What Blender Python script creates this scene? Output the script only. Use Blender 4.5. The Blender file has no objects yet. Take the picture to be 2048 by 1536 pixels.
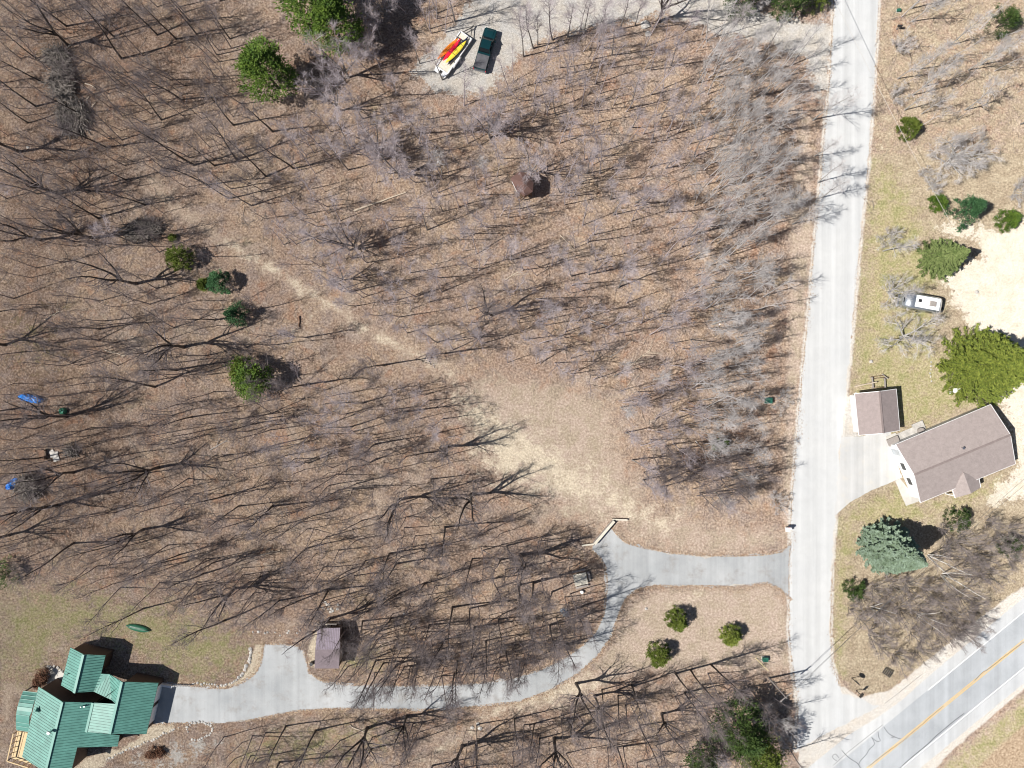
import bpy, math, random
import numpy as np
from mathutils import Vector, Matrix, Quaternion

# ------------------------------------------------------------------ camera, sky, sun, exposure
scene = bpy.context.scene
H = 112.0          # camera height above the ground, metres
S = 13.5           # photograph pixels (2048 wide) per metre on the ground
cam = bpy.data.cameras.new("camera")
cam.sensor_width = 36.0
cam.lens = 18.0 / ((1024.0 / S) / H)
cam.clip_start = 1.0
cam.clip_end = 5000.0
camo = bpy.data.objects.new("camera", cam)
scene.collection.objects.link(camo)
camo.location = (0, 0, H)
camo.rotation_euler = (0, 0, 0)
scene.camera = camo

SUN_EL, SHADOW_AZ = math.radians(51), math.radians(12)
world = bpy.data.worlds.new("World"); scene.world = world
world.use_nodes = True
wn = world.node_tree
sky = wn.nodes.new("ShaderNodeTexSky"); sky.sky_type = 'NISHITA'; sky.sun_disc = False
sky.sun_elevation = SUN_EL; sky.sun_rotation = math.radians(259)
sky.altitude = 250; sky.air_density = 1.0; sky.dust_density = 1.0
bg = wn.nodes.get("Background") or wn.nodes.new("ShaderNodeBackground")
bg.inputs[1].default_value = 0.05
wn.links.new(sky.outputs[0], bg.inputs[0])
sl = bpy.data.lights.new("sun", 'SUN'); sl.energy = 5.0; sl.angle = math.radians(0.5); sl.color = (1.0, 0.955, 0.89)
so = bpy.data.objects.new("sun", sl); scene.collection.objects.link(so)
LD = Vector((math.cos(SUN_EL) * math.cos(SHADOW_AZ), math.cos(SUN_EL) * math.sin(SHADOW_AZ), -math.sin(SUN_EL)))
so.rotation_euler = LD.to_track_quat('-Z', 'Y').to_euler()
so.location = (-80, -15, 120)
scene.view_settings.view_transform = 'Standard'
scene.view_settings.look = 'None'
scene.view_settings.gamma = 1.0
scene.view_settings.exposure = 0.36
scene.cycles.pixel_filter_type = 'BLACKMAN_HARRIS'
scene.cycles.filter_width = 1.1

random.seed(7)
C = scene.collection

def P(px, py, z=0.0):
    k = (H - z) / H
    return Vector(((px - 1024) / S * k, (768 - py) / S * k, z))

# ------------------------------------------------------------------ materials
MATS = {}
def nmat(name):
    m = bpy.data.materials.new(name); m.use_nodes = True
    nt = m.node_tree
    b = nt.nodes.get("Principled BSDF")
    MATS[name] = m
    return m, nt, b
def N(nt, t, **kw):
    n = nt.nodes.new(t)
    for k, v in kw.items(): setattr(n, k, v)
    return n
def noise(nt, scale, detail=4, rough=0.6, vec=None, stretch=None, dist=0.0):
    if vec is None:
        tc = N(nt, "ShaderNodeTexCoord"); vec = tc.outputs['Object']
    if stretch:
        mp = N(nt, "ShaderNodeMapping")
        mp.inputs['Scale'].default_value = stretch[:3]
        if len(stretch) > 3: mp.inputs['Rotation'].default_value = (0, 0, stretch[3])
        nt.links.new(vec, mp.inputs[0]); vec = mp.outputs[0]
    n = N(nt, "ShaderNodeTexNoise")
    n.inputs['Scale'].default_value = scale; n.inputs['Detail'].default_value = detail
    n.inputs['Roughness'].default_value = rough; n.inputs['Distortion'].default_value = dist
    nt.links.new(vec, n.inputs['Vector'])
    return n.outputs['Fac']
def ramp(nt, fac, stops):
    r = N(nt, "ShaderNodeValToRGB")
    e = r.color_ramp.elements
    while len(e) < len(stops): e.new(0.5)
    for i, (p, c) in enumerate(stops):
        e[i].position = p
        e[i].color = (c[0], c[1], c[2], 1) if isinstance(c, (tuple, list)) else (c, c, c, 1)
    nt.links.new(fac, r.inputs[0])
    return r.outputs[0]
def mix(nt, fac, a, b, mode='MIX'):
    m = N(nt, "ShaderNodeMix", data_type='RGBA', blend_type=mode)
    for sock, v in ((m.inputs[0], fac), (m.inputs[6], a), (m.inputs[7], b)):
        if isinstance(v, (int, float)): sock.default_value = v
        elif isinstance(v, (tuple, list)): sock.default_value = (v[0], v[1], v[2], 1)
        else: nt.links.new(v, sock)
    return m.outputs[2]
def bump(nt, b, h, strength=0.4, dist=0.05):
    bm = N(nt, "ShaderNodeBump"); bm.inputs['Strength'].default_value = strength; bm.inputs['Distance'].default_value = dist
    nt.links.new(h, bm.inputs['Height']); nt.links.new(bm.outputs[0], b.inputs['Normal'])
def varied(name, c, amt=0.25, scale=6.0, rough=0.85, metal=0.0, detail=5, stretch=None, bmp=0.0, spec=None, c2=None):
    m, nt, b = nmat(name)
    f = noise(nt, scale, detail, 0.65, stretch=stretch)
    lo = tuple(x * (1 - amt) for x in c); hi = c2 if c2 else tuple(min(1, x * (1 + amt)) for x in c)
    col = ramp(nt, f, [(0.3, lo), (0.7, hi)])
    nt.links.new(col, b.inputs['Base Color'])
    b.inputs['Roughness'].default_value = rough; b.inputs['Metallic'].default_value = metal
    if spec is not None: b.inputs['Specular IOR Level'].default_value = spec
    if bmp: bump(nt, b, f, bmp, 0.03)
    return m
def leafy(name, c, hi, scale=1.3, spec=0.2):
    m, nt, b = nmat(name)
    f = noise(nt, scale, 3, 0.6)
    f2 = noise(nt, 9.0, 2, 0.6)
    a = ramp(nt, f, [(0.32, c), (0.68, hi)])
    k = ramp(nt, f2, [(0.3, 0.7), (0.7, 1.25)])
    nt.links.new(mix(nt, 1.0, a, k, 'MULTIPLY'), b.inputs['Base Color'])
    b.inputs['Roughness'].default_value = 0.7; b.inputs['Specular IOR Level'].default_value = spec
    return m

varied('bark_dark', (0.055, 0.045, 0.040), 0.4, 3.0)
varied('twig_brown', (0.28, 0.24, 0.23), 0.4, 1.0)
varied('bark_grey', (0.22, 0.205, 0.195), 0.35, 3.0)
varied('bark_pale', (0.36, 0.35, 0.33), 0.3, 3.0)
varied('bark_birch', (0.68, 0.66, 0.62), 0.25, 2.0)
varied('twig_dark', (0.19, 0.16, 0.16), 0.35, 2.0)
varied('twig_purple', (0.40, 0.35, 0.365), 0.25, 1.5)
varied('twig_pale', (0.50, 0.475, 0.47), 0.25, 1.5)
varied('stick', (0.17, 0.15, 0.135), 0.7, 2.0)
varied('log_pale', (0.50, 0.42, 0.33), 0.3, 4.0)
leafy('needle_pine', (0.040, 0.088, 0.016), (0.135, 0.205, 0.03))
leafy('needle_dark', (0.030, 0.062, 0.016), (0.075, 0.115, 0.028))
leafy('needle_spruce', (0.105, 0.150, 0.045), (0.22, 0.27, 0.10))
leafy('needle_yellow', (0.085, 0.125, 0.022), (0.26, 0.30, 0.055), 2.2)
leafy('needle_blue', (0.135, 0.19, 0.115), (0.28, 0.365, 0.28))
leafy('needle_juniper', (0.070, 0.105, 0.018), (0.150, 0.185, 0.032), 1.0)
leafy('needle_emerald', (0.030, 0.085, 0.035), (0.065, 0.150, 0.060), 1.0)
leafy('shrub_brown', (0.10, 0.045, 0.03), (0.19, 0.10, 0.06), 2.0)
varied('white_siding', (0.80, 0.80, 0.79), 0.04, 3.0, stretch=(1, 1, 12))
varied('white_paint', (0.80, 0.80, 0.80), 0.04, 3.0)
varied('brown_siding', (0.075, 0.05, 0.038), 0.25, 3.0, stretch=(1, 1, 10))
varied('wood_new', (0.62, 0.47, 0.27), 0.2, 3.0, stretch=(1, 6, 1))
varied('wood_grey', (0.30, 0.27, 0.25), 0.25, 4.0, stretch=(1, 6, 1))
varied('wood_brown', (0.17, 0.10, 0.065), 0.3, 4.0)
varied('wood_pale', (0.60, 0.56, 0.47), 0.15, 4.0)
varied('stone_white', (0.46, 0.44, 0.41), 0.3, 1.7)
varied('stone_grey', (0.36, 0.35, 0.33), 0.35, 1.7)
varied('concrete', (0.52, 0.50, 0.46), 0.10, 1.2)
varied('roof_green', (0.110, 0.275, 0.232), 0.2, 0.9, rough=0.45, spec=0.4)
varied('seam_green', (0.018, 0.085, 0.072), 0.1, 1.0, rough=0.5)
varied('roof_cap', (0.13, 0.32, 0.27), 0.08, 1.0, rough=0.45)
varied('tarp_blue', (0.010, 0.13, 0.55), 0.35, 4.0, rough=0.4, bmp=0.6, c2=(0.03, 0.27, 0.80))
varied('tarp_green', (0.03, 0.16, 0.10), 0.4, 4.0, rough=0.5, bmp=0.6)
varied('canoe_green', (0.020, 0.105, 0.060), 0.3, 2.0, rough=0.4)
varied('box_green', (0.020, 0.115, 0.080), 0.15, 2.0, rough=0.5)
varied('teal_paint', (0.004, 0.028, 0.034), 0.15, 0.7, rough=0.22)
varied('black_rubber', (0.012, 0.012, 0.013), 0.2, 5.0)
varied('dark_metal', (0.03, 0.03, 0.032), 0.2, 5.0, rough=0.5)
varied('glass_dark', (0.010, 0.013, 0.016), 0.1, 2.0, rough=0.08)
varied('tonneau', (0.085, 0.085, 0.095), 0.25, 2.5, rough=0.55)
varied('chrome', (0.6, 0.6, 0.62), 0.1, 3.0, rough=0.3, metal=0.9)
varied('silver', (0.60, 0.64, 0.68), 0.08, 1.5, rough=0.26, metal=0.85)
varied('rv_white', (0.86, 0.87, 0.88), 0.05, 2.0, rough=0.4)
varied('trailer_white', (0.70, 0.71, 0.73), 0.08, 2.0, rough=0.5)
varied('kayak_orange', (0.85, 0.22, 0.015), 0.08, 1.0, rough=0.35)
varied('kayak_red', (0.78, 0.015, 0.05), 0.08, 1.0, rough=0.35)
varied('kayak_yellow', (0.80, 0.62, 0.06), 0.08, 1.0, rough=0.35)
varied('kayak_navy', (0.010, 0.015, 0.04), 0.08, 1.0, rough=0.35)
varied('sign_back', (0.05, 0.045, 0.04), 0.2, 3.0)
varied('wire', (0.45, 0.43, 0.40), 0.1, 1.0)
varied('wire_dark', (0.10, 0.10, 0.10), 0.1, 1.0)
varied('yellow_guard', (0.80, 0.70, 0.35), 0.1, 1.0)
varied('gravel_pile', (0.55, 0.52, 0.48), 0.25, 6.0)
varied('tar', (0.09, 0.095, 0.10), 0.2, 5.0, rough=0.6)

def shingle(name, c, ang):
    m, nt, b = nmat(name)
    f = noise(nt, 1.6, 6, 0.75)
    g = noise(nt, 22.0, 3, 0.7, stretch=(0.35, 1.0, 1.0, ang))
    col = mix(nt, 1.0, ramp(nt, f, [(0.3, tuple(x * 0.86 for x in c)), (0.7, tuple(x * 1.12 for x in c))]),
              ramp(nt, g, [(0.3, 0.75), (0.7, 1.2)]), 'MULTIPLY')
    nt.links.new(col, b.inputs['Base Color']); b.inputs['Roughness'].default_value = 0.95
    b.inputs['Specular IOR Level'].default_value = 0.15
    bump(nt, b, g, 0.4, 0.02)
shingle('shingle_taupe', (0.345, 0.295, 0.28), 0.4)
shingle('shingle_cap', (0.25, 0.205, 0.195), 0.4)
shingle('shingle_garage', (0.315, 0.265, 0.255), 0.1)
shingle('shingle_shed', (0.20, 0.165, 0.18), 0.0)
shingle('shingle_shed_light', (0.30, 0.26, 0.31), 1.57)
shingle('shingle_brown', (0.14, 0.085, 0.075), 0.5)

def asphalt(name, lo, hi, crackc=0.8, ang=0.0, dirt=None):
    m, nt, b = nmat(name)
    big = noise(nt, 0.12, 5, 0.6)
    streak = noise(nt, 1.3, 5, 0.65, stretch=(1.0, 0.012, 1.0, ang))
    fine = noise(nt, 14.0, 4, 0.7)
    patch = noise(nt, 0.6, 6, 0.7, dist=0.6)
    c = ramp(nt, big, [(0.3, lo), (0.7, hi)])
    c = mix(nt, 1.0, c, ramp(nt, streak, [(0.3, 0.91), (0.7, 1.07)]), 'MULTIPLY')
    c = mix(nt, 1.0, c, ramp(nt, fine, [(0.3, 0.82), (0.7, 1.16)]), 'MULTIPLY')
    c = mix(nt, 1.0, c, ramp(nt, patch, [(0.35, 0.965), (0.62, 1.03)]), 'MULTIPLY')
    c = mix(nt, 1.0, c, ramp(nt, noise(nt, 0.55, 2, 0.4, stretch=(1.0, 0.006, 1.0, ang)), [(0.40, 0.95), (0.60, 1.04)]), 'MULTIPLY')
    if dirt:
        c = mix(nt, ramp(nt, noise(nt, 0.35, 6, 0.75), [(0.52, 0.0), (0.70, 0.7)]), c, dirt)
    nt.links.new(c, b.inputs['Base Color']); b.inputs['Roughness'].default_value = 0.95
    b.inputs['Specular IOR Level'].default_value = 0.1
    bump(nt, b, fine, 0.3, 0.01)
asphalt('road_pale', (0.51, 0.52, 0.525), (0.565, 0.57, 0.565))
asphalt('road_highway', (0.36, 0.38, 0.40), (0.47, 0.49, 0.51), ang=-0.885)
asphalt('highway_shoulder', (0.47, 0.485, 0.50), (0.57, 0.575, 0.57), ang=-0.885)
asphalt('drive_asphalt', (0.315, 0.33, 0.34), (0.44, 0.45, 0.455), ang=1.5, dirt=(0.25, 0.225, 0.20))
asphalt('apron', (0.46, 0.465, 0.465), (0.57, 0.565, 0.55), dirt=(0.58, 0.54, 0.47))
varied('line_white', (0.80, 0.80, 0.80), 0.12, 3.0)
varied('line_yellow', (0.75, 0.48, 0.12), 0.2, 3.0)

# ------------------------------------------------------------------ mesh builder
ROOTLOC = {}
class MB:
    def __init__(s): s.v = []; s.f = []; s.m = []; s.cur = 0
    def add(s, vs, fs):
        o = len(s.v)
        s.v.extend([tuple(v) for v in vs]); s.f.extend([tuple(i + o for i in f) for f in fs]); s.m.extend([s.cur] * len(fs))
    def box(s, c, size, rz=0.0, top=1.0):
        x, y, z = [k / 2 for k in size]
        R = Matrix.Rotation(rz, 3, 'Z'); vs = []
        for dz, k in ((-z, 1), (z, top)):
            for dx, dy in ((-x, -y), (x, -y), (x, y), (-x, y)):
                vs.append(R @ Vector((dx * k, dy * k, dz)) + Vector(c))
        s.add(vs, [(3, 2, 1, 0), (4, 5, 6, 7), (0, 1, 5, 4), (1, 2, 6, 5), (2, 3, 7, 6), (3, 0, 4, 7)])
    def beam(s, a, b, w, h):
        a = Vector(a); b = Vector(b); d = (b - a).normalized()
        up = Vector((0, 0, 1)) if abs(d.z) < 0.95 else Vector((1, 0, 0))
        sd = d.cross(up).normalized(); u = sd.cross(d)
        vs = []
        for p in (a, b):
            for i, j in ((-1, -1), (1, -1), (1, 1), (-1, 1)): vs.append(p + sd * (w / 2 * i) + u * (h / 2 * j))
        s.add(vs, [(3, 2, 1, 0), (4, 5, 6, 7), (0, 1, 5, 4), (1, 2, 6, 5), (2, 3, 7, 6), (3, 0, 4, 7)])
    def tube(s, pts, rad, n=6, cap=True):
        vs = []; L = len(pts); pts = [Vector(p) for p in pts]
        for i, p in enumerate(pts):
            d = (pts[min(i + 1, L - 1)] - pts[max(i - 1, 0)])
            if d.length < 1e-9: d = Vector((0, 0, 1))
            d.normalize()
            a = d.cross(Vector((0.31, 0.17, 0.93)))
            if a.length < 1e-3: a = d.cross(Vector((1, 0, 0)))
            a.normalize(); b = d.cross(a)
            for k in range(n):
                t = 2 * math.pi * k / n
                vs.append(p + (a * math.cos(t) + b * math.sin(t)) * rad[i])
        fs = []
        for i in range(L - 1):
            for k in range(n):
                fs.append((i * n + k, i * n + (k + 1) % n, (i + 1) * n + (k + 1) % n, (i + 1) * n + k))
        if cap: fs.append(tuple(range(n - 1, -1, -1))); fs.append(tuple((L - 1) * n + k for k in range(n)))
        s.add(vs, fs)
    def cyl(s, c, r, h, n=16, r2=None):
        c = Vector(c); s.tube([c, c + Vector((0, 0, h))], [r, r if r2 is None else r2], n)
    def slab(s, pts, t=0.14):
        n = len(pts); top = [Vector(p) for p in pts]; bot = [p - Vector((0, 0, t)) for p in top]
        a = 0
        for i in range(n): a += top[i].x * top[(i + 1) % n].y - top[(i + 1) % n].x * top[i].y
        if a < 0: top.reverse(); bot.reverse()
        fs = [tuple(range(n)), tuple(range(2 * n - 1, n - 1, -1))]
        for i in range(n):
            j = (i + 1) % n; fs.append((i, i + n, j + n, j))
        s.add(top + bot, fs)
    def loft(s, rings, cap=True):
        n = len(rings[0]); vs = [p for r in rings for p in r]; fs = []
        for i in range(len(rings) - 1):
            for k in range(n):
                fs.append((i * n + k, i * n + (k + 1) % n, (i + 1) * n + (k + 1) % n, (i + 1) * n + k))
        if cap: fs.append(tuple(range(n - 1, -1, -1))); fs.append(tuple((len(rings) - 1) * n + k for k in range(n)))
        s.add(vs, fs)
    def rock(s, c, r, rng, flat=0.6):
        c = Vector(c); vs = [c + Vector((0, 0, r * flat))]
        n = 6
        for z, k in ((0.45, 0.8), (-0.1, 1.0)):
            for i in range(n):
                t = 2 * math.pi * (i + z) / n; q = r * k * rng.uniform(0.75, 1.15)
                vs.append(c + Vector((math.cos(t) * q, math.sin(t) * q, z * r * flat)))
        fs = [(0, 1 + i, 1 + (i + 1) % n) for i in range(n)]
        fs += [(1 + i, 1 + n + i, 1 + n + (i + 1) % n, 1 + (i + 1) % n) for i in range(n)]
        s.add(vs, fs)
    def build(s, name, mats, parent=None, smooth=False, local=False):
        me = bpy.data.meshes.new(name)
        vs = s.v
        if parent is not None and not local:
            L = ROOTLOC.get(parent.name, (0, 0, 0))
            vs = [(v[0] - L[0], v[1] - L[1], v[2] - L[2]) for v in vs]
        me.from_pydata(vs, [], s.f)
        if isinstance(mats, str): mats = [mats]
        for m in mats: me.materials.append(MATS[m])
        if len(mats) > 1: me.polygons.foreach_set("material_index", s.m)
        if smooth: me.polygons.foreach_set("use_smooth", [True] * len(me.polygons))
        me.update()
        o = bpy.data.objects.new(name, me); C.objects.link(o)
        if parent is not None:
            o.parent = parent
            if not local: ROOTLOC[o.name] = ROOTLOC.get(parent.name, (0, 0, 0))
        return o
def tag(o, label=None, cat=None, group=None, kind=None):
    if label: o['label'] = label
    if cat: o['category'] = cat
    if group: o['group'] = group
    if kind: o['kind'] = kind
    return o
def thing(name, label, cat, loc=(0, 0, 0), rz=0.0, group=None):
    o = bpy.data.objects.new(name, None); C.objects.link(o)
    o.empty_display_size = 0.3
    o.location = loc; o.rotation_euler = (0, 0, rz)
    if rz == 0: ROOTLOC[o.name] = tuple(loc)
    return tag(o, label, cat, group)
def single(mb, name, mats, label, cat, group=None, smooth=False, origin=None):
    if origin is not None:
        mb.v = [(v[0] - origin[0], v[1] - origin[1], v[2] - origin[2]) for v in mb.v]
    o = mb.build(name, mats, smooth=smooth)
    if origin is not None: o.location = origin
    return tag(o, label, cat, group)

# ------------------------------------------------------------------ ground with zones
def sdf(X, Y, poly):
    pts = [((x - 1024) / S, (768 - y) / S) for x, y in poly]
    d = np.full(X.shape, 1e9); inside = np.zeros(X.shape, bool); n = len(pts)
    for i in range(n):
        ax, ay = pts[i]; bx, by = pts[(i + 1) % n]
        ex, ey = bx - ax, by - ay; L = ex * ex + ey * ey + 1e-9
        t = np.clip(((X - ax) * ex + (Y - ay) * ey) / L, 0, 1)
        d = np.minimum(d, np.hypot(X - ax - t * ex, Y - ay - t * ey))
        c = ((ay > Y) != (by > Y)) & (X < (bx - ax) * (Y - ay) / (by - ay + 1e-12) + ax)
        inside ^= c
    return np.where(inside, -d, d)
def ldf(X, Y, line):
    pts = [((x - 1024) / S, (768 - y) / S) for x, y in line]
    d = np.full(X.shape, 1e9)
    for (ax, ay), (bx, by) in zip(pts[:-1], pts[1:]):
        ex, ey = bx - ax, by - ay; L = ex * ex + ey * ey + 1e-9
        t = np.clip(((X - ax) * ex + (Y - ay) * ey) / L, 0, 1)
        d = np.minimum(d, np.hypot(X - ax - t * ex, Y - ay - t * ey))
    return d

SIDE_ROAD_L = [(1684, -400), (1668, 0), (1659, 167), (1643, 333), (1628, 500), (1612, 679), (1596, 845), (1584, 1000), (1579, 1130), (1578, 1260), (1584, 1320), (1592, 1380), (1596, 1440), (1590, 1500)]
SIDE_ROAD_R = [(1775, -400), (1757, 0), (1748, 167), (1735, 333), (1718, 500), (1703, 679), (1686, 845), (1672, 1000), (1664, 1130), (1660, 1260), (1664, 1330), (1679, 1374), (1709, 1396), (1760, 1412)]
DRIVE = [(1584, 1085), (1562, 1103), (1530, 1109), (1480, 1111), (1400, 1111), (1345, 1106), (1290, 1096), (1255, 1086), (1238, 1074), (1226, 1058), (1218, 1052), (1186, 1090), (1183, 1100),
 (1200, 1115), (1211, 1135), (1214, 1160), (1212, 1195), (1207, 1230), (1192, 1262), (1166, 1290), (1130, 1315), (1080, 1340), (1010, 1360), (940, 1368), (850, 1371), (760, 1371), (690, 1369), (645, 1362),
 (618, 1345), (612, 1322), (606, 1302), (594, 1291), (560, 1288), (530, 1288), (526, 1305), (522, 1328), (508, 1350), (480, 1368), (455, 1376), (420, 1376), (380, 1371), (346, 1366), (318, 1366), (296, 1448), (330, 1447),
 (430, 1445), (490, 1443), (530, 1434), (600, 1421), (680, 1417), (800, 1419), (880, 1419), (940, 1414), (1040, 1403), (1105, 1378), (1155, 1348), (1197, 1310), (1222, 1272), (1240, 1222), (1252, 1196),
 (1275, 1178), (1310, 1171), (1400, 1172), (1470, 1173), (1535, 1165), (1560, 1178), (1584, 1200)]
GRAVEL_TOP = [(825, 145), (870, 95), (905, 45), (960, -10), (985, -200), (1480, -200), (1470, 5), (1570, 38), (1665, 48), (1662, 160), (1640, 205), (1612, 120), (1520, 80), (1430, 62), (1330, 30), (1260, 38), (1200, 52), (1120, 66), (1070, 90), (1035, 115), (1005, 150), (975, 182), (930, 194), (860, 184)]
SAND_R = [(1885, 450), (1930, 445), (1990, 462), (2060, 445), (2300, 430), (2300, 760), (2048, 735), (1960, 690), (1932, 640), (1900, 590), (1880, 545), (1965, 515), (1960, 480), (1900, 470)]
SAND_R2 = [(1990, 790), (2030, 760), (2300, 740), (2300, 960), (2080, 990), (1975, 1010), (1985, 985), (2036, 930), (2024, 860)]
CLEAR = [(905, 770), (1000, 755), (1120, 770), (1215, 800), (1240, 900), (1300, 1010), (1400, 1045), (1570, 1062), (1575, 1085), (1520, 1105), (1400, 1108), (1300, 1092), (1240, 1060), (1150, 1045), (1080, 1010), (1000, 975), (950, 900), (925, 830)]
PALE1 = [(900, 775), (960, 790), (1050, 840), (1110, 880), (1190, 935), (1260, 990), (1350, 1030), (1330, 1070), (1230, 1040), (1150, 1010), (1050, 980), (985, 970), (945, 900)]
TRAIL = [(300, 360), (360, 420), (450, 480), (520, 525), (590, 570), (660, 610), (740, 665), (830, 705), (900, 745)]
TRAILB = [(560, 690), (600, 655), (640, 620)]
GREENL = [(0, 1180), (130, 1170), (330, 1205), (460, 1250), (505, 1290), (500, 1340), (430, 1372), (345, 1365), (250, 1300), (130, 1290), (70, 1380), (0, 1350)]
RIGHTL = [(1772, -400), (1756, 0), (1747, 167), (1734, 333), (1717, 500), (1702, 679), (1686, 845), (1672, 1000), (1663, 1130), (1660, 1260), (1664, 1330), (1700, 1385), (1760, 1400), (2060, 1180), (2300, 1000), (2300, -400)]
RLAWN = [(1745, 300), (1790, 330), (1850, 420), (1880, 560), (1890, 690), (1930, 780), (1985, 800), (1790, 885), (1690, 860), (1702, 690), (1725, 500)]
RLAWN2 = [(1672, 1035), (1720, 1000), (1800, 965), (1850, 1008), (2030, 935), (1990, 1000), (1850, 1050), (1720, 1060), (1700, 1200), (1690, 1380), (1662, 1330), (1660, 1150)]
SOUTHP = [(830, 1520), (900, 1478), (960, 1432), (1010, 1400), (1060, 1380), (1130, 1345), (1190, 1330), (1185, 1390), (1120, 1420), (1040, 1425), (980, 1445), (900, 1500), (860, 1540)]
KNOLL = [(1225, 1290), (1260, 1205), (1310, 1178), (1540, 1172), (1578, 1210), (1580, 1330), (1540, 1345), (1420, 1340), (1300, 1340), (1190, 1380), (1150, 1380)]
RSHOULD = [(1594, 1365), (1690, 1375), (1720, 1396), (1780, 1380), (1860, 1318), (1960, 1235), (2050, 1170), (2300, 960), (2300, 1150), (2048, 1378), (1905, 1500), (1850, 1560), (1600, 1600), (1596, 1440)]
REEDS = [(2048, 1452), (2000, 1490), (1955, 1536), (1900, 1600), (2300, 1600), (2300, 1250)]
GARDEN = [(200, 1536), (250, 1500), (330, 1470), (380, 1455), (430, 1450), (520, 1440), (560, 1450), (460, 1500), (380, 1560), (200, 1560)]
SANDBANK = [(526, 1290), (526, 1325), (508, 1352), (480, 1370), (440, 1378), (440, 1372), (478, 1358), (498, 1335), (505, 1300), (512, 1288)]
SANDBANK2 = [(296, 1448), (320, 1445), (355, 1447), (350, 1458), (320, 1478), (285, 1492), (240, 1510), (200, 1536), (160, 1560), (140, 1536), (200, 1500), (240, 1496), (285, 1470)]
PATHL = [(0, 1360), (30, 1362), (75, 1385), (60, 1410), (30, 1400), (25, 1440), (0, 1470)]
POLE_GR = [(628, 1262), (636, 1256), (633, 1340), (614, 1330), (612, 1295)]

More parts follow.
